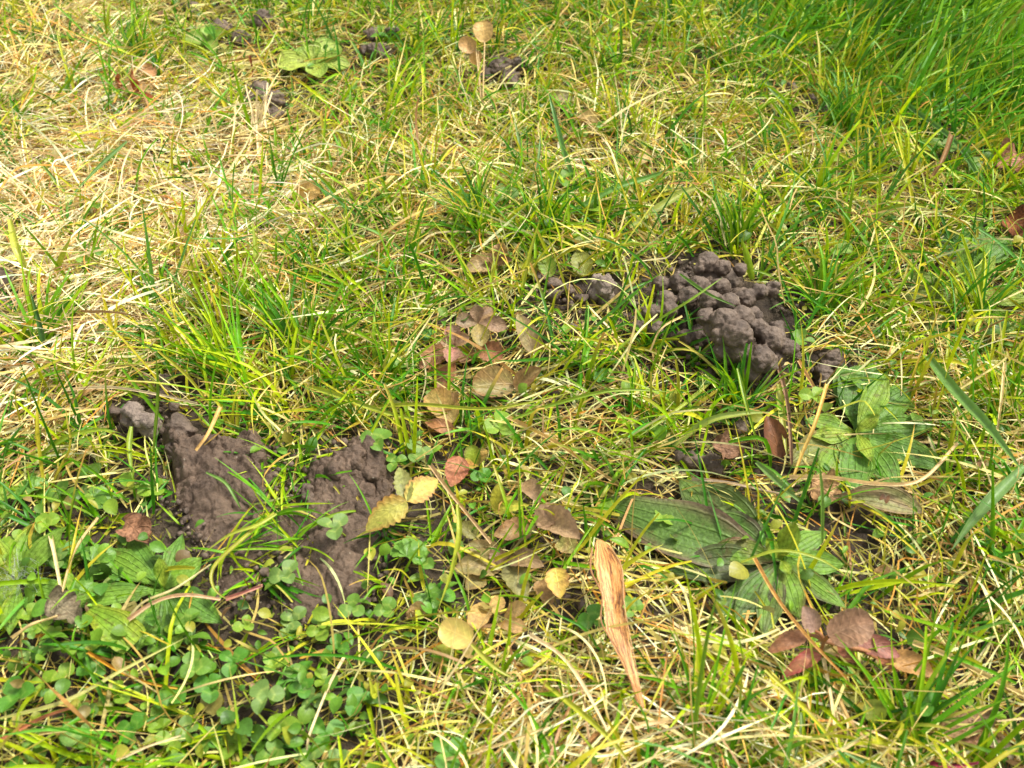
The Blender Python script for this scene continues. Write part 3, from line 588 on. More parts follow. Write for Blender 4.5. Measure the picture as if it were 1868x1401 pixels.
# dry leaves
single('dead_leaf', 'crumpled pale tan dead leaf in front of the upper plantain', 'dead leaf', (1480, 878), (1530, 915), 60, (196, 158, 112), (150, 112, 74), 'dry', 'ovate', hb=6, ht=3, wav=.2, scallop=(4, .25), face=.6, **BR)
single('dead_leaf', 'torn brown leaf shred lying on the dark clod, right of the middle', 'dead leaf', (1300, 812), (1352, 830), 44, (138, 104, 78), (104, 74, 54), 'dry', 'ovate', hb=12, ht=9, wav=.25, scallop=(4, .3), **BR)
single('dead_leaf', 'brown withered leaf under green leaves, left of the bare mud', 'dead leaf', (228, 950), (272, 990), 56, (142, 102, 74), (112, 78, 56), 'dry', 'ovate', hb=6, ht=5, wav=.18, scallop=(4, .2), face=.5, **BR)
single('dead_leaf', 'crumpled pinkish brown dead leaf at the right edge, upper part', 'dead leaf', (1815, 300), (1880, 292), 56, (176, 126, 98), (140, 96, 74), 'dry', 'ovate', hb=5, ht=7, wav=.25, scallop=(4, .25), **BR)
single('dead_leaf', 'rusty dead leaf in the shade at the right edge', 'dead leaf', (1830, 400), (1890, 430), 60, (134, 78, 40), (92, 54, 32), 'dry', 'ovate', hb=4, ht=4, wav=.15, **BR)
single('dead_leaf', 'grey withered leaf hanging on a stalk at the lower left', 'dead leaf', (92, 1095), (150, 1135), 56, (130, 118, 92), (98, 84, 66), 'dry', 'ovate', hb=10, ht=8, wav=.3, scallop=(4, .35), **BR)
plant('dead_leaf', 'spiky pale dead leaf with two red upright tips, top left', 'dead leaf', (245, 175), [((215, 160), (275, 172), 40, (186, 154, 104), BRZ, dict(ht=4)), ((222, 165), (214, 134), 14, (160, 78, 42), BRZ, dict(ht=15)), ((250, 170), (240, 126), 15, (150, 64, 36), BRZ, dict(ht=19)), ((240, 178), (285, 180), 16, (160, 84, 48), TAN)], 'dry', 'ovate', stalks=False)
plant('dead_leaf', 'two flat grey-brown dead leaves in the bottom right corner', 'dead leaf', (1765, 1330), [((1715, 1335), (1812, 1308), 46, (148, 118, 88), BRZ, dict(ht=6)), ((1775, 1300), (1815, 1325), 42, (138, 118, 92), MAU, dict(ht=10)), ((1800, 1340), (1850, 1385), 34, (150, 138, 112), BRZ, dict(ht=7)), ((1740, 1345), (1800, 1352), 30, (160, 118, 90), RED, dict(ht=4))], 'dry', 'ovate', stalks=False, wav=.08)
single('dead_leaf', 'small tan curled leaf right of the lower plantain', 'dead leaf', (1600, 1060), (1625, 1030), 24, (200, 162, 118), TAN, 'dry', hb=4, ht=9, cup=.5, wav=.1, **BR)
single('dead_leaf', 'small curled beige leaf at the lower right rim of the bare mud', 'dead leaf', (780, 1112), (742, 1128), 28, (206, 172, 120), BRZ, 'dry', hb=7, ht=5, cup=.6, wav=.1, **BR)
# winged seed
def seed():
    org = at(1108, 1140); t = thing('winged_seed', 'long orange-brown dry winged seed, wide end uppermost, lower middle', 'seed', org)
    pts = [at(1094, 985, 16), at(1106, 1030, 16), at(1116, 1080, 15), at(1119, 1115, 14), at(1124, 1150, 14), at(1141, 1200, 13), at(1158, 1250, 12), at(1172, 1294, 11)]
    k = kk(1140)
    obj('wing', leaf_mesh('wing', pts, 52 * k * .93, 'seed', (206, 148, 92), (222, 190, 150), M['wing'], nu=90, nv=16, cup=.12, face=.8, wav=.11, scallop=(17, .10), origin=org, seed=4, edge=.2, roll=.15, twist=-.5), t)
    obj('rib', tube_mesh('rib', [at(1080, 1000, 17), at(1078, 1040, 17), at(1098, 1085, 16), at(1096, 1130, 15), at(1110, 1160, 15), at(1135, 1200, 14), at(1166, 1290, 12)], .00028, .0002, (150, 104, 60), M['stem'], n=40, origin=org), t)
    obj('rim', tube_mesh('rim', [at(1112, 995, 17), at(1134, 1035, 17), at(1138, 1095, 16), at(1150, 1165, 15), at(1175, 1290, 12)], .0002, .00015, (176, 134, 86), M['stem'], n=40, origin=org), t)
seed()

# lobed buttercup-like leaves
def lobed(px, py, h, spx, yaw, label, col=(84, 136, 58), col2=(104, 152, 72)):
    org = at(px, py, 0); t = thing('lobed_leaf', label, 'leaf', org); c0 = at(px, py, h); k = kk(py)
    for a, f in ((-1.35, .8), (-.68, .95), (0, 1.05), (.68, .95), (1.35, .8)):
        d = Vector((math.cos(yaw + a), math.sin(yaw + a), 0)); L = spx * k * f
        tip = c0 + d * L + Vector((0, 0, -.12 * L)); mid = c0 + d * L * .5 + Vector((0, 0, .06 * L))
        obj('lobe', leaf_mesh('lobe', [c0, mid, tip], L * .85, 'obov', col, col2, M['clover'], nu=30, nv=8, scallop=(3, .22), cup=.15, face=.35, origin=org), t)
    obj('stalk', tube_mesh('stalk', [at(px, py, 0), c0], .0004, .0004, (120, 140, 70), M['stem'], origin=org, n=6), t)
lobed(742, 1015, 7, 42, 1.2, 'deeply lobed green leaf on the right side of the bare mud')
lobed(775, 1082, 6, 34, -.9, 'deeply lobed green leaf below the lobed leaf beside the mud')
lobed(168, 1025, 6, 40, .6, 'lobed bright green leaf between the left rosette and flat plantain leaves')
lobed(170, 1062, 5, 34, -2.4, 'lobed green leaf just under the bright lobed leaf at left')
lobed(60, 895, 5, 36, 2.2, 'lobed green leaf above the hairy rosette at the left edge')
lobed(170, 910, 5, 32, .2, 'lobed green leaf below the pale dry worm cast')
lobed(785, 612, 5, 20, 2.6, 'small lobed bluish green leaf left of the mauve seedling', (70, 130, 76))
lobed(1215, 730, 4, 30, .4, 'lobed yellow-green leaf in grass beneath the big worm cast heap', (140, 160, 60), (160, 170, 70))
lobed(1290, 700, 6, 24, 2.0, 'lobed dark green leaf at the foot of the big worm cast heap')
lobed(1630, 410, 4, 26, 1.5, 'lobed green leaf in the upper right beyond the worm casts')

# white fluff on the left rosette
def fluff():
    org = at(34, 1055, 5); V, F, n = [], [], 0
    for i in range(90):
        a = np.array(org) + rng.normal(0, .0028, 3) * [1, 1, .4]; b = a + rng.normal(0, .0035, 3) * [1, 1, .5]; m_ = (a + b) / 2 + rng.normal(0, .0014, 3)
        C = crom([a, m_, b], 8)
        for q in C: V += [q - np.array(org), q - np.array(org) + [.00011, 0, .00011]]
        F += [[n + 2 * j, n + 2 * j + 1, n + 2 * j + 3, n + 2 * j + 2] for j in range(7)]; n += 16
    tag(obj('fluff', mesh_np('fluff', V, F, None, None, M['fluff']), None, org), 'wisp of white fluff caught in the left rosette', 'fluff')
fluff()

# ---------------------------------------------------------------- clovers
def leaflet_mesh(name, mat, col, col2):
    nu, nv = 16, 8; u = np.linspace(0, 1, nu + 1); v = np.linspace(-1, 1, nv + 1)
    hw = .5 * np.maximum(np.sin(np.pi * u ** 1.15) ** .62, .04)
    X = u[:, None] - .10 * (u[:, None] > .8) * (u[:, None] - .8) / .2 * np.maximum(0, 1 - np.abs(v)[None, :] * 2.2) + 0 * v[None, :]
    Y = hw[:, None] * v[None, :]; Z = .16 * np.abs(Y) * 1.3 + .05 * np.sin(np.pi * u)[:, None]
    ca, cb = np.array(lin(col)), np.array(lin(col2))
    band = np.exp(-((X - .42 + .5 * np.abs(Y)) / .07) ** 2) * .6
    cc = ca * (1 - band[..., None]) + cb * band[..., None]
    uv = np.stack(np.broadcast_arrays(u[:, None], v[None, :]), -1)
    return mesh_np(name, np.stack([X, Y, Z], -1), grid_faces(nu, nv), cc, uv, mat)
LEAFLETS = [leaflet_mesh('leaflet', M['clover'], a, b) for a, b in (((74, 134, 52), (120, 170, 90)), ((92, 140, 62), (140, 176, 100)), ((112, 156, 60), (150, 184, 96)), ((98, 138, 86), (148, 180, 120)), ((150, 164, 70), (180, 190, 100)))]
def clover(px, py, h, spx, yaw, label, group=None, v=0, n=3, tilt=.15, P=None, s=None):
    c0 = P if P is not None else at(px, py, h); s = s or spx * kk(py)
    base = Vector((c0.x + rng.uniform(-.003, .003), c0.y + .003, float(gh(c0.x, c0.y))))
    t = thing('clover', label, 'clover', base, group)
    for i in range(n):
        o = obj('leaflet', LEAFLETS[v], t, c0 - base); q_ = s * rng.uniform(.78, 1.12); o.scale = (q_, q_ * rng.uniform(.82, 1.08), q_ * rng.uniform(.4, 2.2))
        o.rotation_euler = (rng.uniform(-.4, .4), rng.uniform(-.45, .2), yaw + i * 2 * math.pi / 3 + rng.uniform(-.12, .12))
    if STALK: obj('stalk', STALK, t, (0, 0, 0)).scale = (1, 1, 1)
    st = t.children[-1]; d = c0 - base; st.rotation_euler = d.to_track_quat('Z', 'Y').to_euler(); st.scale = (1, 1, d.length)
    return t
STALK = tube_mesh('stalk', [(0, 0, 0), (.0, 0, .5), (0, 0, 1)], .00035, .0003, (120, 150, 60), M['stem'], n=6)
CL = [  # px, py, height mm, leaflet px, yaw, shade, label
    (1678, 1283, 8, 36, .6, 0, 'bright green clover in the bottom right between straw stems'),
    (684, 803, 9, 36, 1.0, 1, 'clover with two round leaflets above the right rim of the mud'),
    (610, 962, 9, 32, .9, 3, 'grey-green clover standing over the middle of the bare mud'),
    (818, 1372, 6, 44, .4, 0, 'largest clover at the bottom edge, left of the middle'),
    (487, 1270, 9, 38, .3, 3, 'grey-green clover with a brown-spotted leaflet, lower left'),
    (355, 1216, 8, 36, 2.0, 1, 'clover below the dark plantain leaves, lower left'),
    (35, 1268, 6, 42, .1, 0, 'clover at the left edge near the bottom'),
    (150, 1343, 6, 36, 1.2, 1, 'clover near the bottom left corner above dry straw'),
    (382, 1255, 6, 34, .7, 0, 'clover just left of the spotted grey-green clover'),
    (512, 1330, 5, 36, 2.2, 2, 'clover with browned leaflets beneath the spotted clover'),
    (594, 1335, 6, 36, .4, 0, 'deep green clover below the mud, right of the spotted clover'),
    (498, 1378, 6, 34, 1.4, 1, 'clover at the bottom edge below the browned clover'),
    (562, 1386, 8, 40, 2.7, 3, 'shiny bluish clover at the bottom edge beside a brown leaf'),
    (617, 1182, 6, 30, 1.8, 0, 'clover at the lower tip of the bare mud'),
    (424, 1206, 5, 36, .5, 0, 'folded clover between the mud and the lower left clovers'),
    (312, 1272, 7, 34, 1.6, 0, 'bright upright clover in the middle of the lower left patch'),
    (240, 1330, 5, 36, 2.9, 0, 'deep green clover above the curved white stalk'),
    (643, 1108, 7, 30, 3.6, 1, 'small clover on the lower right of the bare mud'),
    (704, 1114, 7, 30, 1.1, 1, 'small clover right of the small clover on the mud'),
    (772, 1025, 6, 26, 1.4, 1, 'clover leaf behind the lobed leaf right of the mud'),
    (656, 1280, 6, 34, .2, 0, 'clover left of the yellow-green blade, bottom'),
    (912, 778, 7, 32, 1.5, 2, 'bright round clover in the middle of the lawn'),
    (765, 826, 6, 32, 2.3, 3, 'clover left above the salmon pink leaf'),
    (722, 842, 6, 26, .3, 1, 'small clover at the right rim of the mud behind serrated leaves'),
    (880, 872, 5, 26, .9, 0, 'clover between the salmon leaf and yellow leaves'),
    (724, 668, 6, 28, 1.9, 1, 'clover in grass left of the mauve seedling'),
    (1084, 1132, 6, 32, 1.3, 0, 'clover half under the left edge of the brown winged seed'),
    (1208, 946, 8, 26, 1.6, 2, 'yellow-green clover standing on the dark plantain leaf'),
    (1148, 1110, 5, 26, .2, 1, 'clover just right of the brown winged seed'),
    (1464, 622, 7, 26, 1.8, 1, 'clover at the right foot of the big worm cast heap'),
    (1556, 692, 8, 24, .7, 1, 'single-looking clover in front of the small cast above the plantain'),
    (1484, 725, 8, 26, 2.8, 2, 'clover left above the upper plantain rosette'),
    (1798, 672, 7, 34, .9, 4, 'yellow-green clover near the right edge below the pointed leaves'),
    (1026, 326, 6, 26, .8, 1, 'round-leaved clover near the top middle under long blades'),
    (918, 360, 6, 34, 2.1, 3, 'pale grey-green clover left of the round-leaved clover'),
    (1076, 380, 6, 30, 1.1, 2, 'yellow-green clover under the wide pale blade'),
    (1436, 402, 6, 26, 1.5, 1, 'clover in straw beyond the big worm cast heap'),
    (1528, 452, 6, 32, .2, 2, 'light green clover right behind the big worm cast heap'),
    (1722, 272, 6, 42, .5, 3, 'large pale clover in the upper right beside a twig'),
    (1782, 302, 5, 32, 1.9, 3, 'pale clover left of the pinkish dead leaf'),
    (806, 196, 5, 28, 1.2, 0, 'dark green clover left of the tan seedling stem'),
    (335, 222, 5, 26, .6, 2, 'bright clover in straw at the upper left'),
    (146, 146, 5, 26, 1.4, 0, 'green clover left of the spiky dead leaf'),
    (160, 478, 6, 22, .4, 2, 'yellow-green clover in the straw at the left'),
    (1212, 350, 4, 22, .4, 1, 'tiny clover beneath the tip of the wide pale blade'),
    (1100, 690, 4, 24, 1.4, 0, 'clover in the shade between the seedlings and the big heap'),
    (520, 1050, 6, 34, 1.1, 3, 'grey-green leafed clover lying on the front of the bare mud'),
    (85, 955, 7, 30, .4, 2, 'bright clover above the hairy rosette at left'),
]
for px, py, h, s_, yaw, v, lab in CL: clover(px, py, h, s_ * .95, yaw, lab, None, v)
for i in range(70):
    px, py = rng.uniform(20, 680), rng.uniform(1120, 1395)
    if rng.random() < .3: px, py = rng.uniform(10, 300), rng.uniform(880, 1200)
    if any(math.hypot(px - q[0], py - q[1]) < 34 for q in CL): continue
    clover(px, py, rng.uniform(2, 5), rng.uniform(18, 32), rng.uniform(0, 6), 'small clover leaf among the crowded clovers at the lower left', 'clovers crowded at the lower left', int(rng.integers(0, 4)))

# ---------------------------------------------------------------- single blades and stalks that stand out
GB = (92, 140, 74); BB = (104, 146, 112); YG = (150, 170, 50); ST = (222, 200, 146); ST2 = (206, 174, 112); OR = (206, 146, 58)
HB = [  # kind, points (px, py, mm), width px, colour, colour 2, label
    ('g', [(1690, 648, 14), (1740, 712, 22), (1800, 775, 26), (1868, 862, 30)], 20, GB, BB, 'long wide blue-green blade slanting down to the right edge'),
    ('g', [(1868, 850, 16), (1815, 905, 17), (1775, 950, 12), (1735, 1005, 6)], 20, BB, GB, 'wide pale blue-green blade running down left from the right edge'),
    ('g', [(1035, 392, 6), (1120, 345, 14), (1180, 325, 17), (1232, 306, 20)], 12, (86, 140, 62), BB, 'wide dark blade rising to the right, above the middle'),
    ('g', [(1150, 415, 5), (1210, 375, 12), (1250, 350, 14), (1296, 334, 16)], 15, (150, 172, 104), BB, 'wide pale blade right of the dark rising blade'),
    ('g', [(1050, 335, 3), (1030, 280, 14), (1012, 210, 26), (1000, 165, 32)], 9, (84, 140, 82), BB, 'straight blue-green blade right of the top middle'),
    ('g', [(955, 330, 3), (948, 270, 12), (938, 215, 20)], 7, BB, GB, 'thin bluish blade left of the straight blue-green blade'),
    ('g', [(968, 345, 3), (982, 290, 12), (986, 240, 18)], 6, BB, GB, 'short bluish blade beside the round-leaved clover'),
    ('g', [(1375, 45, 14), (1450, 85, 12), (1522, 136, 10), (1510, 175, 7), (1470, 235, 4)], 8, (80, 136, 60), GB, 'bent blade hooking back down in the upper right'),
    ('g', [(1612, 150, 16), (1660, 195, 14), (1735, 250, 12), (1775, 305, 8), (1808, 360, 5)], 9, (80, 130, 74), GB, 'long dark blade falling right, below the lush clump'),
    ('g', [(1395, 148, 9), (1415, 172, 8), (1440, 194, 6)], 11, BB, GB, 'short thick bluish blade beneath the small dark pellets'),
    ('g', [(1548, 198, 9), (1562, 230, 7), (1574, 264, 5)], 8, BB, GB, 'short pale blade in the straw of the upper right'),
    ('g', [(1560, 420, 3), (1610, 388, 8), (1660, 376, 10), (1705, 378, 8)], 13, (112, 146, 62), YG, 'arching wide blade with orange tip, right part'),
    ('g', [(1352, 1026, 16), (1420, 1006, 19), (1492, 1020, 18), (1556, 1058, 14)], 7, (138, 166, 66), YG, 'thin arched light green blade over the lower plantain'),
    ('g', [(473, 520, 3), (468, 480, 10), (460, 400, 22)], 13, (142, 176, 96), YG, 'wide upright light blade left of the middle'),
    ('g', [(18, 400, 22), (30, 450, 18), (50, 492, 12), (62, 520, 6)], 14, (160, 184, 96), YG, 'wide pale green blade at the left edge'),
    ('g', [(98, 512, 4), (112, 470, 12), (130, 430, 20)], 10, (150, 176, 74), YG, 'light green blade leaning right near the left edge'),
    ('g', [(85, 650, 3), (72, 590, 14), (55, 530, 24)], 10, (60, 104, 66), GB, 'dark blue-green blade near the left edge'),
    ('g', [(232, 258, 22), (185, 300, 18), (125, 362, 10)], 7, (92, 136, 96), GB, 'straight bluish blade slanting down left, upper left'),
    ('g', [(120, 352, 6), (85, 310, 14), (62, 285, 19)], 6, GB, YG, 'thin dark blade meeting the bluish slanting blade'),
    ('g', [(280, 830, 3), (288, 720, 20), (284, 640, 34)], 6, (80, 128, 44), YG, 'thin dark blade rising behind the pale dry worm cast'),
    ('g', [(288, 640, 30), (345, 690, 20), (392, 752, 8)], 6, (166, 170, 50), OR, 'yellow and orange blade slanting over the worm casts at left'),
    ('g', [(60, 840, 4), (120, 800, 12), (180, 785, 14), (222, 790, 12)], 9, (110, 150, 56), YG, 'thick rounded blade arching towards the pale dry cast'),
    ('g', [(240, 778, 12), (236, 820, 10), (242, 878, 6)], 10, (120, 158, 74), YG, 'curved light blade hanging in front of the pale dry cast'),
    ('g', [(500, 935, 12), (440, 985, 12), (390, 1035, 10), (392, 1075, 9), (430, 1103, 8)], 7, (146, 160, 74), YG, 'thick hooked green stalk lying over the bare mud'),
    ('g', [(505, 938, 14), (470, 958, 14), (420, 975, 12), (370, 1010, 8)], 7, (166, 176, 66), YG, 'yellow-green stalk running across the front of the mud'),
    ('g', [(376, 862, 14), (410, 880, 14), (430, 910, 12), (440, 930, 9)], 6, (100, 144, 84), GB, 'bent thin green blade on the top of the mud'),
    ('g', [(835, 920, 22), (838, 975, 20), (825, 1040, 14), (800, 1110, 8)], 10, (170, 178, 52), YG, 'bright yellow-green blade hanging down right of the mud'),
    ('g', [(690, 1245, 4), (682, 1270, 9), (672, 1235, 14)], 14, (190, 196, 60), YG, 'wide yellow blade near the bottom left of the middle'),
    ('g', [(0, 1312, 12), (120, 1280, 14), (230, 1220, 14), (345, 1160, 12)], 8, (176, 180, 90), ST, 'long pale yellow-green stalk across the lower left'),
    ('g', [(860, 1175, 12), (900, 1215, 12), (940, 1240, 10)], 9, (152, 170, 92), YG, 'pale green blade below the round yellow leaf'),
    ('g', [(985, 1240, 12), (1060, 1300, 14), (1120, 1355, 14), (1160, 1410, 12)], 10, (148, 168, 66), YG, 'long green blade slanting to the bottom edge, middle'),
    ('g', [(1395, 1222, 22), (1450, 1275, 22), (1500, 1330, 20), (1550, 1410, 16)], 9, (166, 180, 50), YG, 'long bright yellow-green blade reaching the bottom edge, right'),
    ('g', [(1262, 1400, 3), (1272, 1280, 22), (1290, 1160, 40), (1312, 1070, 52)], 8, (104, 150, 40), GB, 'tall bright green blade right of the winged seed'),
    ('g', [(1462, 1300, 10), (1460, 1340, 10), (1442, 1410, 10)], 9, (98, 128, 84), GB, 'dull grey-green blade at the bottom right of the middle'),
    ('g', [(1540, 1372, 14), (1590, 1395, 14), (1640, 1412, 12)], 10, GB, BB, 'blue-green blade tip lying at the bottom edge, right'),
    ('g', [(1868, 1400, 4), (1850, 1320, 12), (1828, 1250, 18)], 9, (60, 110, 46), GB, 'dark green blade in the bottom right corner'),
    ('g', [(1228, 815, 4), (1290, 770, 12), (1350, 755, 15), (1412, 752, 14)], 12, (138, 164, 90), BB, 'wide arched pale blade beneath the big worm cast heap'),
    ('g', [(1420, 700, 6), (1427, 760, 8), (1436, 835, 6)], 13, (160, 180, 116), YG, 'pale green dried blade hanging between heap and brown leaf'),
    ('g', [(1380, 843, 12), (1425, 885, 13), (1470, 925, 12)], 12, (100, 136, 96), GB, 'broad bluish blade crossing above the lower plantain'),
    ('g', [(1345, 672, 20), (1362, 740, 16), (1385, 820, 8)], 7, (112, 158, 54), YG, 'thin bright blade in front of the big worm cast heap'),
    ('g', [(1372, 510, 3), (1362, 470, 14), (1352, 435, 24)], 14, (122, 168, 56), YG, 'wide bright blade rising behind the big worm cast heap'),
    ('g', [(1190, 590, 10), (1260, 548, 18), (1320, 505, 22)], 6, (100, 150, 54), YG, 'thin green blade lying across the big worm cast heap'),
    ('g', [(1240, 500, 14), (1290, 535, 18), (1345, 560, 18)], 6, (84, 130, 54), GB, 'thin dark blade crossing over the top of the heap'),
    ('g', [(650, 745, 6), (760, 738, 14), (900, 745, 20), (1060, 712, 24)], 7, (142, 164, 70), YG, 'very long blade lying under the round olive leaf'),
    ('g', [(935, 765, 12), (1010, 738, 18), (1120, 712, 20), (1250, 716, 14)], 7, (112, 156, 64), YG, 'long arched blade between seedlings and heap foot'),
    ('g', [(560, 705, 8), (610, 720, 12), (700, 752, 10), (790, 770, 8)], 10, (138, 168, 74), YG, 'wide pale blade left of the tan leaf, middle'),
    ('g', [(1295, 700, 6), (1240, 745, 9), (1160, 800, 10)], 8, (130, 162, 84), YG, 'broad light blade below left of the heap'),
    ('g', [(950, 548, 4), (965, 470, 16), (985, 400, 28)], 7, (150, 172, 66), YG, 'tall pale blade beside the brown leaves above the middle'),
    ('g', [(1500, 990, 14), (1500, 900, 26), (1492, 830, 34)], 6, (104, 146, 70), GB, 'thin upright blade between the two plantain rosettes'),
    ('g', [(1730, 830, 4), (1738, 790, 12), (1745, 745, 20)], 8, (160, 184, 60), YG, 'short yellow-green blade below the long blue-green blade'),
    ('s', [(1508, 700, 20), (1485, 775, 16), (1462, 830, 10), (1448, 868, 6)], 8, (214, 190, 110), OR, 'yellow straw leaning over the upper plantain'),
    ('s', [(1440, 872, 8), (1510, 872, 10), (1600, 884, 10), (1680, 876, 12), (1748, 808, 16)], 9, (222, 196, 148), ST2, 'long pale stalk lying in front of the upper plantain'),
    ('s', [(1262, 874, 8), (1320, 880, 9), (1425, 902, 8)], 7, (214, 196, 170), (160, 120, 90), 'whitish dry stalk on the dark plantain leaf'),
    ('s', [(1420, 665, 10), (1438, 740, 9), (1446, 848, 6)], 9, (156, 124, 92), (120, 92, 66), 'brown dry stem hanging from the big worm cast heap'),
    ('s', [(1738, 245, 16), (1720, 290, 12), (1700, 320, 8)], 11, (140, 108, 66), (104, 76, 46), 'short brown twig beside the large pale clover, upper right'),
    ('s', [(455, 102, 14), (460, 122, 10), (462, 142, 6)], 5, (140, 80, 46), (110, 60, 36), 'short red-brown upright twig, upper left'),
    ('s', [(785, 848, 12), (825, 905, 12), (895, 992, 8)], 9, (200, 172, 126), (170, 136, 92), 'thick tan stalk slanting down right of the mud'),
    ('s', [(925, 762, 10), (1000, 800, 10), (1060, 838, 9), (1130, 885, 6)], 9, (204, 172, 106), ST, 'thick flattened straw slanting down right of the middle'),
    ('s', [(235, 1132, 8), (285, 1098, 12), (340, 1086, 13), (402, 1094, 12)], 9, (224, 196, 152), (190, 130, 110), 'tan and pink stalk arching over the flat plantain leaves'),
    ('s', [(228, 1138, 6), (262, 1100, 12), (320, 1075, 14), (385, 1030, 14)], 6, (214, 204, 150), ST, 'pale stalk arching above the tan and pink one'),
    ('s', [(412, 1094, 11), (440, 1082, 11), (478, 1066, 10)], 9, (186, 116, 110), (170, 150, 90), 'pink stem lying on the front left of the mud'),
    ('s', [(0, 1352, 8), (80, 1308, 10), (135, 1288, 10)], 8, (198, 128, 92), (210, 150, 100), 'pinkish orange stalk near the bottom left corner'),
    ('s', [(185, 1382, 8), (215, 1386, 10), (270, 1362, 12), (330, 1342, 12)], 6, (214, 198, 158), ST2, 'curved whitish stalk at the bottom left'),
    ('s', [(965, 1158, 12), (1020, 1195, 14), (1062, 1250, 14), (1105, 1330, 12)], 9, (232, 212, 172), ST, 'curved pale stalk left of the winged seed'),
    ('s', [(1376, 1018, 26), (1420, 1095, 24), (1480, 1170, 20), (1545, 1240, 12)], 7, (214, 172, 104), OR, 'long tan stem passing the red-brown seedling'),
    ('s', [(1665, 1172, 12), (1720, 1192, 14), (1790, 1228, 14), (1868, 1268, 12)], 12, (222, 200, 142), (196, 166, 100), 'thick straw slanting to the right edge, lower right'),
    ('s', [(1500, 1200, 6), (1515, 1280, 10), (1530, 1400, 8)], 9, (232, 214, 170), ST, 'wide whitish straw running down below the red-brown seedling'),
    ('s', [(1520, 1250, 6), (1560, 1330, 9), (1650, 1400, 10)], 8, (212, 184, 128), ST2, 'tan straw below the red-brown seedling, right of the whitish one'),
    ('s', [(1695, 1392, 10), (1740, 1396, 10), (1785, 1390, 9)], 9, (150, 50, 76), (130, 40, 60), 'purple-red stem at the bottom edge, right'),
    ('s', [(92, 975, 10), (100, 1020, 10), (112, 1090, 9)], 8, (228, 206, 156), ST, 'straight pale straw standing beside the hairy rosette'),
    ('s', [(180, 945, 16), (150, 985, 14), (128, 1030, 12), (105, 1125, 8)], 6, (212, 184, 130), ST2, 'bent straw above the grey withered leaf'),
    ('s', [(22, 1165, 10), (60, 1140, 12), (105, 1125, 12)], 7, (206, 178, 118), ST, 'tan stalk joining the grey withered leaf'),
    ('s', [(160, 1190, 8), (215, 1222, 10), (272, 1245, 9), (330, 1255, 7)], 7, (204, 138, 46), YG, 'orange blade across the lower left clovers'),
    ('s', [(402, 742, 18), (380, 790, 16), (357, 822, 12)], 8, (216, 176, 110), ST2, 'tan straw leaning on the rounded worm cast'),
    ('s', [(115, 712, 10), (200, 706, 12), (285, 718, 12), (360, 735, 10)], 6, (232, 214, 176), ST, 'long pale stalk over the worm casts at left'),
    ('s', [(630, 1195, 8), (602, 1250, 9), (570, 1330, 9), (560, 1370, 7)], 7, (228, 206, 160), ST, 'pale stem curving down below the mud'),
    ('s', [(800, 1390, 6), (870, 1372, 10), (950, 1345, 12), (1000, 1325, 12)], 7, (220, 196, 140), ST, 'straw rising right near the bottom edge, middle'),
    ('s', [(1735, 720, 14), (1828, 658, 22), (1836, 640, 24)], 6, (200, 184, 120), YG, 'thin straw near the right edge above the long blade'),
    ('s', [(1832, 660, 22), (1826, 740, 14), (1816, 820, 6)], 6, (220, 200, 140), ST, 'upright pale straw near the right edge'),
    ('s', [(1245, 578, 14), (1205, 600, 14), (1185, 640, 8)], 5, (216, 190, 130), ST, 'curled straw at the left of the heap'),
    ('s', [(1455, 658, 12), (1470, 680, 10), (1488, 708, 7)], 8, (224, 186, 130), OR, 'short split straw between the heap and the right cast'),
    ('s', [(1440, 100 + 1290, 6), (1400, 1330, 10), (1360, 1270, 12), (1330, 1230, 12)], 7, (206, 182, 110), OR, 'yellowish straw slanting up left at the bottom, right of middle'),
    ('s', [(380, 360, 8), (355, 395, 8), (330, 425, 6)], 10, (222, 206, 164), ST, 'broad white straw in the dry patch at left'),
    ('s', [(395, 318, 14), (372, 340, 10), (352, 360, 8)], 7, (214, 204, 150), ST, 'pale straw slanting in the dry patch, left'),
    ('s', [(0, 310, 14), (35, 345, 12), (72, 400, 8)], 6, (230, 212, 176), ST, 'whitish straw at the left edge in the dry patch'),
    ('s', [(1290, 1000 + 290, 4), (1285, 1330, 8), (1300, 1395, 8)], 6, (196, 168, 104), ST, 'short straw near the bottom right of the seed'),
]
for kd, pts, wpx, c1, c2, lab in HB:
    P = [at(*q) for q in pts]; k = kk(sum(q[1] for q in pts) / len(pts)); org = P[0].copy(); org.z = float(gh(org.x, org.y))
    nm = 'grass_leaf' if kd == 'g' else 'dry_stalk'
    if kd == 'g': me = leaf_mesh(nm, P, wpx * k, 'blade', c1, c2, M['blade'], nu=30, nv=4, cup=.45, wav=.05, face=.45, roll=rng.uniform(-.3, .3), twist=rng.uniform(-.5, .5), origin=org, edge=.2)
    else: me = leaf_mesh(nm, P, wpx * k * .9, 'stalk', c1, c2, M['straw'], nu=30, nv=4, cup=.75, face=.4, roll=rng.uniform(-.3, .3), twist=rng.uniform(-1.2, 1.2), origin=org, edge=.3, wav=.1)
    tag(obj(nm, me, None, org), lab, 'grass blade' if kd == 'g' else 'dry stalk')
# the bundle of pale stems, upper left
for i in range(9):
    x = 452 + i * 4
    P = [at(x + rng.uniform(-20, 34), 288 + rng.uniform(-40, 10), 2), at(466 + i * 2 + rng.uniform(-9, 9), 215 + rng.uniform(-16, 16), 10), at(458 + i * 4.5 + rng.uniform(-10, 14), 150 + rng.uniform(0, 50), 19)]; org = P[0].copy()
    tag(obj('dry_stalk', leaf_mesh('dry_stalk', P, 4.6 * kk(220), 'stalk', (234, 214, 172), ST, M['straw'], nu=16, nv=3, cup=.5, origin=org, edge=.1), None, org),
        'pale stem in the upright straw bundle, upper left', 'dry stalk', 'stems of the upright straw bundle')

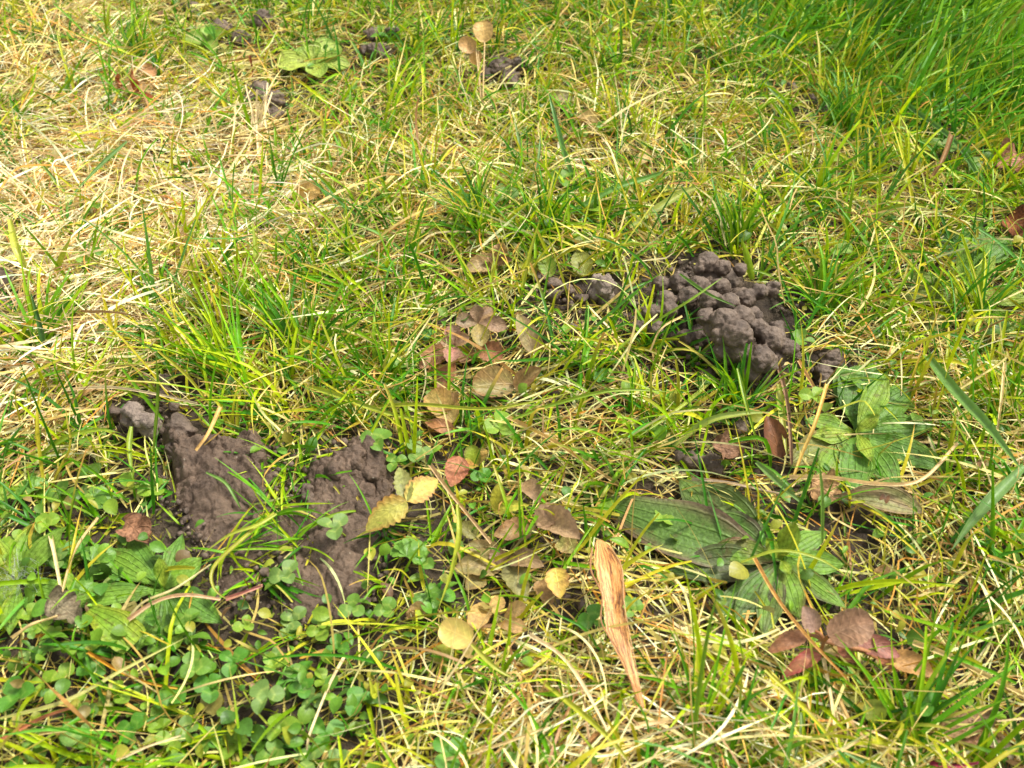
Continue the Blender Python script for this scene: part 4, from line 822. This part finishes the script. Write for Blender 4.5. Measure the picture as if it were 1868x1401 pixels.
# ---------------------------------------------------------------- the sward
def grid(s): return np.array([[int(c) for c in r] for r in s.split()], float) / 9
G_STRAW = grid('6653443444332211 7886445555543221 7888766667665432 9988655556665542 8986556444344454 7654555456324665 6643444456534566 4422234456543456 2222112356423356 2333233566632366 4433346776776466 6664456777777666')
G_STRAW[8:, :6] *= .75; G_STRAW[3:7, :6] *= 1.22; G_STRAW[3:7, 6:9] *= 1.15
G_GREEN = grid('4344346556667899 4334456555567889 4333455555556667 4334656777666666 4446666666325666 5567776456214666 4566775456635456 5542233455454356 4431013444223456 4433234434433556 4444454444555665 4444544454555655')
G_COVER = grid('2223443222222221 1112332221222221 1111111222222222 1112122222222222 1112221222112224 1112333322112334 1123333334433333 4541233333333333 5651123333334332 6665344433454332 6677654322233222 4566654322222222')
def samp(G, px, py):
    x = np.clip(px / 116.75 - .5, 0, 14.999); y = np.clip(py / 116.75 - .5, 0, 10.999)
    i, j = x.astype(int), y.astype(int); fx, fy = x - i, y - j
    return (G[j, i] * (1 - fx) + G[j, i + 1] * fx) * (1 - fy) + (G[j + 1, i] * (1 - fx) + G[j + 1, i + 1] * fx) * fy
# places that grass hardly covers in the photograph (centre, radii, share of blades turned away)
KEEP = [(1340, 600, 110, 92, .93), (1220, 560, 60, 50, .6), (1290, 492, 62, 32, .85), (1100, 522, 34, 26, .9), (1515, 672, 42, 34, .8), (1252, 618, 26, 24, .85), (1020, 530, 55, 30, .6),
        (250, 760, 48, 34, .93), (330, 790, 38, 36, .93), (300, 700, 70, 30, .5),
        (390, 880, 76, 62, .93), (420, 985, 50, 70, .6), (430, 1055, 40, 40, .5), (640, 890, 74, 58, .86), (600, 1080, 70, 50, .6), (640, 985, 60, 45, .6), (560, 990, 50, 50, .3),
        (1420, 1030, 130, 95, .92), (1250, 960, 135, 60, .82), (1575, 775, 100, 100, .74), (1600, 850, 120, 45, .6), (1730, 540, 110, 60, .35), (1590, 915, 90, 26, .8), (1510, 895, 40, 24, .8),
        (830, 630, 75, 60, .85), (880, 590, 55, 40, .8), (898, 702, 46, 36, .93), (962, 690, 34, 34, .75), (960, 605, 24, 40, .75), (805, 745, 38, 36, .8), (830, 860, 26, 36, .95), (866, 835, 28, 28, .8),
        (735, 905, 85, 62, .93), (930, 915, 50, 36, .8), (1020, 955, 55, 42, .85), (930, 1020, 105, 75, .72), (1019, 1064, 26, 34, .95), (1122, 1120, 42, 150, .93), (832, 1157, 38, 32, .97), (915, 1120, 60, 40, .8),
        (1550, 1140, 52, 42, .95), (1440, 1180, 55, 60, .75), (1640, 1210, 75, 34, .85), (1475, 1128, 26, 30, .9), (1678, 1283, 44, 38, .9), (1790, 1320, 70, 44, .5),
        (575, 110, 78, 44, .85), (870, 75, 45, 45, .9), (922, 135, 50, 36, .88), (690, 88, 50, 50, .8), (240, 160, 48, 40, .75), (562, 353, 26, 22, .9), (482, 182, 50, 34, .8), (400, 66, 80, 44, .72), (500, 205, 46, 26, .6),
        (40, 1050, 90, 90, .75), (215, 1150, 62, 45, .85), (290, 1070, 130, 85, .72), (245, 960, 40, 40, .75), (120, 1110, 44, 32, .85), (380, 1270, 250, 90, .6), (600, 1320, 140, 60, .5), (170, 970, 150, 90, .68), (80, 1230, 90, 70, .5),
        (488, 1268, 44, 42, .9), (355, 1216, 36, 32, .85), (685, 795, 42, 30, .9), (612, 955, 34, 30, .9), (818, 1372, 42, 40, .9), (912, 778, 28, 26, .85), (765, 1050, 60, 60, .75), (1300, 835, 70, 40, .7), (1410, 795, 34, 44, .8),
        (1725, 275, 40, 32, .7), (1842, 290, 42, 36, .85), (1070, 480, 36, 30, .75), (895, 470, 60, 40, .75), (1026, 326, 30, 20, .8), (918, 360, 30, 22, .8), (1530, 450, 36, 24, .7), (1208, 946, 28, 28, .9), (10, 530, 36, 50, .8), (1745, 445, 50, 40, .6)]
NSOIL = 16
def blades(name, root, az, el, bend, daz, L, Wd, c0, c1, seg, roll, twist, across, cut, mat, keepf=1.0, kink=None, tipstart=.55, uprest=.0006):
    n = len(root); t = np.linspace(0, 1, seg + 1)
    E = el[:, None] - bend[:, None] * t[None, :] ** 1.2
    A = az[:, None] + daz[:, None] * t[None, :]
    if kink is not None:
        kt = kink[:, 0:1]; A = A + np.where(t[None, :] > kt, kink[:, 1:2], 0); E = E + np.where(t[None, :] > kt, kink[:, 2:3], 0)
    D = np.stack([np.cos(E) * np.cos(A), np.cos(E) * np.sin(A), np.sin(E)], -1)
    P = np.concatenate([np.zeros((n, 1, 3)), np.cumsum((D[:, :-1] + D[:, 1:]) / 2 * (L / seg)[:, None, None], 1)], 1) + root[:, None, :]
    g = gh(P[..., 0], P[..., 1]) + uprest; P[..., 2] = np.where(P[..., 2] < g, g + .25 * (g - P[..., 2]).clip(0, .004), P[..., 2])
    px, py = pxof(P); mudp = in_mud(px[:, 0], py[:, 0])
    bx0, bx1, by0, by1 = px.min(1), px.max(1), py.min(1), py.max(1); ok = np.ones(n, bool); hi = P[..., 2] - gh(P[..., 0], P[..., 1]) > .0028
    for q, (cx, cy, rx, ry, pr) in enumerate(KEEP):
        soil = q < NSOIL; f_ = .95 if soil else .82
        sel = np.nonzero((bx0 < cx + rx) & (bx1 > cx - rx) & (by0 < cy + ry) & (by1 > cy - ry))[0]
        if not len(sel): continue
        ins = ((px[sel] - cx) / rx / f_) ** 2 + ((py[sel] - cy) / ry / f_) ** 2 < 1
        if not soil: ins = ins & hi[sel]; pr = pr * .7
        elif seg == 2: pr = 1.0
        ok[sel] &= ~(ins.any(1) & (rng.random(len(sel)) < pr * (2 if seg == 2 and soil else keepf)))
    ok &= ~(mudp & (keepf > 0) & (rng.random(n) < (1.0 if seg == 2 else .72)))
    P, D, L, Wd, c0, c1, roll, twist, cut, n = P[ok], D[ok], L[ok], Wd[ok], c0[ok], c1[ok], roll[ok], twist[ok], cut[ok], int(ok.sum())
    Sd = np.cross(D, np.array([0, 0, 1.0])); Sd /= np.linalg.norm(Sd, axis=-1)[..., None] + 1e-9; Nn = np.cross(Sd, D)
    a = (roll[:, None] + twist[:, None] * t[None, :])[..., None]; S2 = Sd * np.cos(a) + Nn * np.sin(a); N2 = Nn * np.cos(a) - Sd * np.sin(a)
    wf = np.minimum(.55 + t * 2, 1)[None, :] * (1 - np.clip(t[None, :], 0, 1) ** 2.6 * (1 - .55 * cut[:, None])); wf[:, -1] = np.where(cut > .5, .5, .06)
    hw = (Wd[:, None] * wf / 2)[..., None]
    if across == 3: V = np.stack([P - S2 * hw, P - N2 * hw * .55, P + S2 * hw], 2)
    else: V = np.stack([P - S2 * hw, P + S2 * hw], 2)
    f = np.clip((t - tipstart) / (1 - tipstart), 0, 1)[None, :, None, None]
    cc = np.broadcast_to(c0[:, None, None, :] * (1 - f) + c1[:, None, None, :] * f, V.shape)
    base = (np.arange(n) * (seg + 1) * across)[:, None, None]
    F = (base + grid_faces(seg, across - 1)[None]).reshape(-1, 4)
    return mesh_np(name, V, F, cc, None, mat)
def scatter(n, G, x=(-.46, .46), y=(.045, .82), gamma=1.0):
    X = rng.uniform(*x, n); Y = rng.uniform(*y, n); P = np.stack([X, Y, gh(X, Y)], -1); px, py = pxof(P)
    far = np.maximum(0, np.abs(X) - (.13 + .37 * Y)) + np.maximum(0, Y - .66)      # thinner well outside the view
    k = (rng.random(n) < samp(G, px, py) ** gamma) & (rng.random(n) < np.maximum(np.exp(-far / .05), .12))
    return P[k], px[k], py[k]
def pick(cols, w, n, jit=.16):
    C = np.array([lin(c) for c in cols]); i = rng.choice(len(cols), n, p=np.array(w) / sum(w)); c = C[i] * (1 + rng.normal(0, jit, (n, 1))).clip(.5, 1.6)
    return (c * (1 + rng.normal(0, jit * .4, (n, 3)))).clip(.005, .9)
U = lambda a, b, n: rng.uniform(a, b, n)
# moss and tiny leaves under the grass
P, px, py = scatter(110000, np.full((12, 16), .9)); n = len(P)
P[:, 2] -= .0005
patch = np.sin(P[:, 0] * 41 + 2 * np.sin(P[:, 1] * 33)) + np.sin(P[:, 1] * 47 + 1.7 * np.sin(P[:, 0] * 27)); k = patch + rng.normal(0, .5, n) > -.1; P, px, py = P[k], px[k], py[k]; n = len(P)
c = pick([(104, 114, 34), (132, 136, 40), (80, 98, 34), (108, 98, 48)], [4, 3, 3, 2], n)
tag(obj('moss', blades('moss', P, U(0, 6.28, n), U(.5, 1.4, n), U(-.2, .8, n), U(-.5, .5, n), U(.0018, .005, n), U(.0005, .0011, n), c, c * 1.15, 2, U(-.7, .7, n), U(-.5, .5, n), 2, np.zeros(n), M['moss'], .5)), kind='stuff', label='yellow-green moss low between the grass', cat='moss')
# dead grass: several passes, lying first
def straw(name, n0, els, Lr, Wr, hz, gam, label, up=0.0006):
    P, px, py = scatter(n0, G_STRAW, gamma=gam); n = len(P)
    P[:, 2] += U(0, hz, n)
    flow = 1.2 * np.sin(P[:, 0] * 19 + 1.5) + 1.5 * np.cos(P[:, 1] * 17 + P[:, 0] * 9)
    az = np.where(rng.random(n) < .45, flow + rng.normal(0, .5, n), U(0, 6.28, n))
    dry = np.clip(samp(G_STRAW, px, py) * 1.35 - .2, 0, 1)
    c = pick([(232, 214, 168), (220, 194, 140), (200, 168, 108), (240, 230, 200), (206, 150, 74), (160, 122, 80), (196, 190, 84)], [6, 5, 3, 4, 1.6, 2.2, 2.2], n)
    c = c * (.66 + .44 * dry)[:, None]; c[:, 2] *= (.52 + .48 * dry ** 2); c[:, 1] *= 1.04
    c2 = c * np.array([1.0, .9, .8]) * U(.75, 1.1, n)[:, None]
    kink = np.stack([U(.25, .8, n), np.where(rng.random(n) < .4, rng.normal(0, .8, n), 0), np.where(rng.random(n) < .3, rng.normal(-.3, .5, n), 0)], 1)
    o = obj(name, blades(name, P, az, U(*els, n), U(-.1, 1.2, n), np.where(rng.random(n) < .3, rng.normal(0, 1.0, n), rng.normal(0, .3, n)), U(*Lr, n) , .84 * U(*Wr, n) * rng.choice([.8, 1, 1.5], n, p=[.45, .4, .15]), c, c2, 9, U(-1.2, 1.2, n), rng.normal(0, 1.6, n), 2, (rng.random(n) < .6).astype(float), M['straw'], 1.0, kink, uprest=up))
    return tag(o, label, 'dead grass', kind='stuff')
straw('dead_grass', 130000, (-.1, .3), (.012, .036), (.0005, .0010), .0035, 1.25, 'flat mat of bleached dead grass')
straw('loose_straw', 62000, (.0, .7), (.018, .048), (.0004, .0010), .008, 2.1, 'loose curly bleached straw lying over the lawn', .002)
# green grass in tufts
def green(name, ntuft, per, G, Lr, Wr, els, cols, wts, label, lean, gam=1.0, area=None, yel=.25):
    P, px, py = scatter(ntuft, G, gamma=gam, **(area or {}))
    m_ = len(P); idx = np.repeat(np.arange(m_), rng.poisson(per, m_).clip(1, 14)); n = len(idx)
    hue = pick(cols, wts, m_, .12)[idx]; P2 = P[idx].copy(); P2[:, :2] += rng.normal(0, .0014, (n, 2)); P2[:, 2] = gh(P2[:, 0], P2[:, 1]) - .001
    a0 = U(0, 6.28, m_)[idx]
    az = a0 + rng.normal(0, 1.0, n)
    lx, ly, ls = lean(px[idx], py[idx])
    dx, dy = np.cos(az) * .9 + lx * ls, np.sin(az) * .9 + ly * ls; az = np.arctan2(dy, dx)
    c = hue * (1 + rng.normal(0, .12, (n, 1))).clip(.6, 1.5)
    c2 = c.copy(); y_ = rng.random(n)
    c2[y_ < yel] = np.array(lin((190, 170, 76))); c2[y_ < yel * .45] = np.array(lin((200, 150, 76)))
    Lm = U(.55, 1.15, m_)[idx]
    kink = np.stack([U(.3, .8, n), np.where(rng.random(n) < .12, rng.normal(0, .7, n), 0), np.where(rng.random(n) < .18, -U(.2, 1.2, n), 0)], 1)
    o = obj(name, blades(name, P2, az, rng.normal(els[0], els[1], n).clip(.1, 1.5), U(.0, 1.25, n), rng.normal(0, .22, n), U(*Lr, n) * Lm, U(*Wr, n), c, c2, 8, rng.normal(0, .5, n), rng.normal(0, .7, n), 3, (rng.random(n) < .3).astype(float), M['grass'], 1.0, kink))
    return tag(o, label, 'grass', kind='stuff')
def lean(px, py):
    r = np.clip((px - 1250) / 500, 0, 1) * np.clip((520 - py) / 400, 0, 1); l = np.exp(-(((px - 360) / 230) ** 2 + ((py - 660) / 120) ** 2))
    lx = r * 1.0 - l * 1.0 + .15 * np.sin(px / 130 + py / 90); ly = .35 * r + l * .3 + .25
    return lx, ly, .35 + 1.1 * r + 1.0 * l
gc = [(114, 164, 16), (86, 150, 18), (148, 184, 22), (58, 124, 28), (166, 180, 56), (80, 142, 62)]
green('grass', 29000, 3.4, G_GREEN, (.015, .044), (.0007, .0016), (.92, .36), gc, [4, 4, 4, 3, 3, 1.4], 'fine green lawn grass growing through the dead mat', lean, 1.7, yel=.18)
green('short_grass', 16000, 2.5, G_GREEN, (.007, .018), (.0005, .0011), (.6, .4), gc, [4, 3, 4, 2, 4, 1], 'short green lawn grass near the soil', lean, .7)
# lush clump, upper right
def G_LUSH():
    g = np.zeros((12, 16)); g[0, 10:] = [0, .1, .5, .95, 1, 1]; g[1, 11:] = [0, .03, .2, .6, .85]; g[2, 15:] = [.04]
    return g
def lean2(px, py): return np.full(px.shape, 1.0), np.full(px.shape, .25), np.full(px.shape, 1.1)
green('lush_grass', 5600, 4, G_LUSH(), (.032, .072), (.0010, .0024), (.9, .28), [(78, 148, 26), (98, 166, 28), (66, 126, 34), (126, 178, 38)], [4, 4, 2, 3], 'lush deep green grass clump in the upper right corner', lean2, 1.0, dict(x=(.05, .55), y=(.33, .85)), .08)
TUFTS = [ # px, py, blades, length mm, spread px, lean (x, y), label
    (498, 938, 12, 26, 26, (-.5, -.2), 'thin grass tuft growing out of the middle of the bare mud'),
    (545, 1000, 8, 22, 22, (.5, .1), 'sparse grass tuft on the right part of the bare mud'),
    (478, 1050, 9, 20, 18, (.1, -.9), 'small tuft with reddish base at the front of the bare mud'),
    (560, 868, 12, 20, 22, (.6, -.4), 'grass tuft hanging into the notch at the back of the mud'),
    (520, 850, 12, 24, 20, (-.3, -.6), 'grass tuft drooping over the back edge of the mud'),
    (420, 1015, 7, 18, 20, (.2, -.5), 'few short blades at the left neck of the bare mud'),
    (700, 965, 8, 22, 18, (-.2, -.6), 'short tuft beneath the yellow-green serrated leaves'),
    (1265, 665, 16, 26, 30, (.6, .2), 'bright grass tuft growing at the front of the big worm cast heap'),
    (1190, 640, 14, 28, 26, (.2, .6), 'grass tuft left of the smooth round pellet'),
    (1340, 740, 14, 30, 30, (-.4, .4), 'grass tuft below the big worm cast heap'),
    (985, 440, 20, 34, 30, (.2, .2), 'coarse dark green tuft above the middle of the lawn'),
    (870, 420, 18, 34, 26, (-.2, .6), 'upright dark green tuft left of the coarse tuft above the middle'),
    (245, 120, 22, 34, 24, (0, .9), 'upright bright green tuft at the upper left'),
    (80, 640, 16, 36, 22, (-.2, .8), 'dark tuft at the left above the pale dry worm cast'),
    (430, 690, 18, 42, 34, (-.9, .4), 'long-bladed tuft sweeping left behind the bare mud'),
    (560, 650, 20, 40, 34, (.1, .8), 'dense upright tuft left of the mauve seedling'),
    (1500, 560, 18, 32, 36, (.4, .6), 'bright tuft right behind the big worm cast heap'),
    (1345, 450, 14, 32, 22, (.1, .9), 'upright tuft behind the top of the big worm cast heap'),
    (1790, 590, 14, 34, 26, (.1, .9), 'tall tuft at the pointed green leaves near the right edge'),
    (1540, 240, 20, 34, 28, (.1, 1), 'tall thin tuft in the upper right below the lush clump'),
    (1830, 760, 14, 34, 40, (-.2, .7), 'tuft at the right edge beside the long blue-green blade'),
    (1275, 1345, 6, 40, 26, (.1, 1), 'tall green tuft at the bottom, right of the winged seed'),
    (1650, 1350, 14, 36, 40, (.2, .8), 'green tuft at the bottom right beneath the bright clover'),
    (700, 700, 14, 34, 26, (.4, .7), 'tuft with broad pale blades left of the tan leaf')]
for (px_, py_, nb, Lm_, sp, ln, lab) in TUFTS:
    k = kk(py_); base = at(px_, py_); n = nb * 2; rt = np.zeros((n, 3)); rt[:, :2] = np.array(base)[:2] + rng.normal(0, sp * k * .4, (n, 2)); rt[:, 2] = base.z + (.002 if in_mud(np.array([px_]), np.array([py_]))[0] else -.001)
    a = U(0, 6.28, n); az = np.arctan2(np.sin(a) * .8 + ln[1], np.cos(a) * .8 + ln[0]); c = pick(gc[:4] + [(190, 184, 80)], [4, 4, 2, 4, 1], n, .14)
    low = Lm_ < 27
    me = blades('grass_tuft', rt, az, rng.normal(.55 if low else 1.0, .25, n).clip(.15, 1.5), U(.2, 1.2, n), rng.normal(0, .3, n), U(.6, 1.1, n) * Lm_ / 1000, U(.0008, .0017, n) * (.8 if low else 1), c, c * np.array([1.15, 1.05, .9]), 8,
                rng.normal(0, .5, n), rng.normal(0, .6, n), 3, (rng.random(n) < .25).astype(float), M['grass'], 0.0)
    me.transform(__import__('mathutils').Matrix.Translation(-base)); tag(obj('grass_tuft', me, None, base), lab, 'grass tuft')
# small round leaves low in the sward
def cover():
    P, px, py = scatter(70000, G_COVER, gamma=1.9); n = len(P)
    ok = np.ones(n, bool)
    for (cx, cy, rx, ry, pr) in KEEP[:16]: ok &= ~((((px - cx) / rx) ** 2 + ((py - cy) / ry) ** 2 < 1) & (rng.random(n) < pr))
    P = P[ok]; n = len(P); s = U(.0018, .0052, n) * rng.choice([1, 1.45], n, p=[.75, .25]); P[:, 2] += U(.0003, .008, n)
    u = np.linspace(0, 1, 7); v = np.array([-1, -.5, 0, .5, 1]); hw = .46 * np.maximum(np.sin(np.pi * u ** 1.1) ** .6, .05)
    T = np.stack([u[:, None] + 0 * v, hw[:, None] * v, .1 * np.sin(np.pi * u)[:, None] + .22 * np.abs(hw[:, None] * v)], -1).reshape(-1, 3)
    el = rng.normal(0.15, .4, n); az = U(0, 6.28, n); ro = rng.normal(0, .4, n)
    X = np.stack([np.cos(el) * np.cos(az), np.cos(el) * np.sin(az), np.sin(el)], -1); Y = np.cross(np.array([0, 0, 1.]), X); Y /= np.linalg.norm(Y, axis=1)[:, None]; Z = np.cross(X, Y)
    Y, Z = Y * np.cos(ro)[:, None] + Z * np.sin(ro)[:, None], Z * np.cos(ro)[:, None] - Y * np.sin(ro)[:, None]
    asp = U(.4, 1.1, n)[:, None, None]
    V = P[:, None, :] + s[:, None, None] * (T[None, :, 0:1] * X[:, None] + asp * T[None, :, 1:2] * Y[:, None] + T[None, :, 2:3] * Z[:, None])
    c = pick([(84, 134, 52), (104, 148, 56), (70, 116, 48), (134, 148, 66), (150, 134, 74), (128, 100, 66)], [4, 4, 3, 3, .7, .4], n)
    cc = np.broadcast_to(c[:, None, :], V.shape); F = ((np.arange(n) * 35)[:, None, None] + grid_faces(6, 4)[None]).reshape(-1, 4)
    uv = np.broadcast_to(np.stack(np.broadcast_arrays(u[:, None], v[None, :]), -1).reshape(1, -1, 2), (n, 35, 2))
    tag(obj('ground_cover', mesh_np('ground_cover', V, F, cc, uv, M['clover'])), 'small round weed leaves low in the grass', 'ground cover', kind='stuff')
cover()
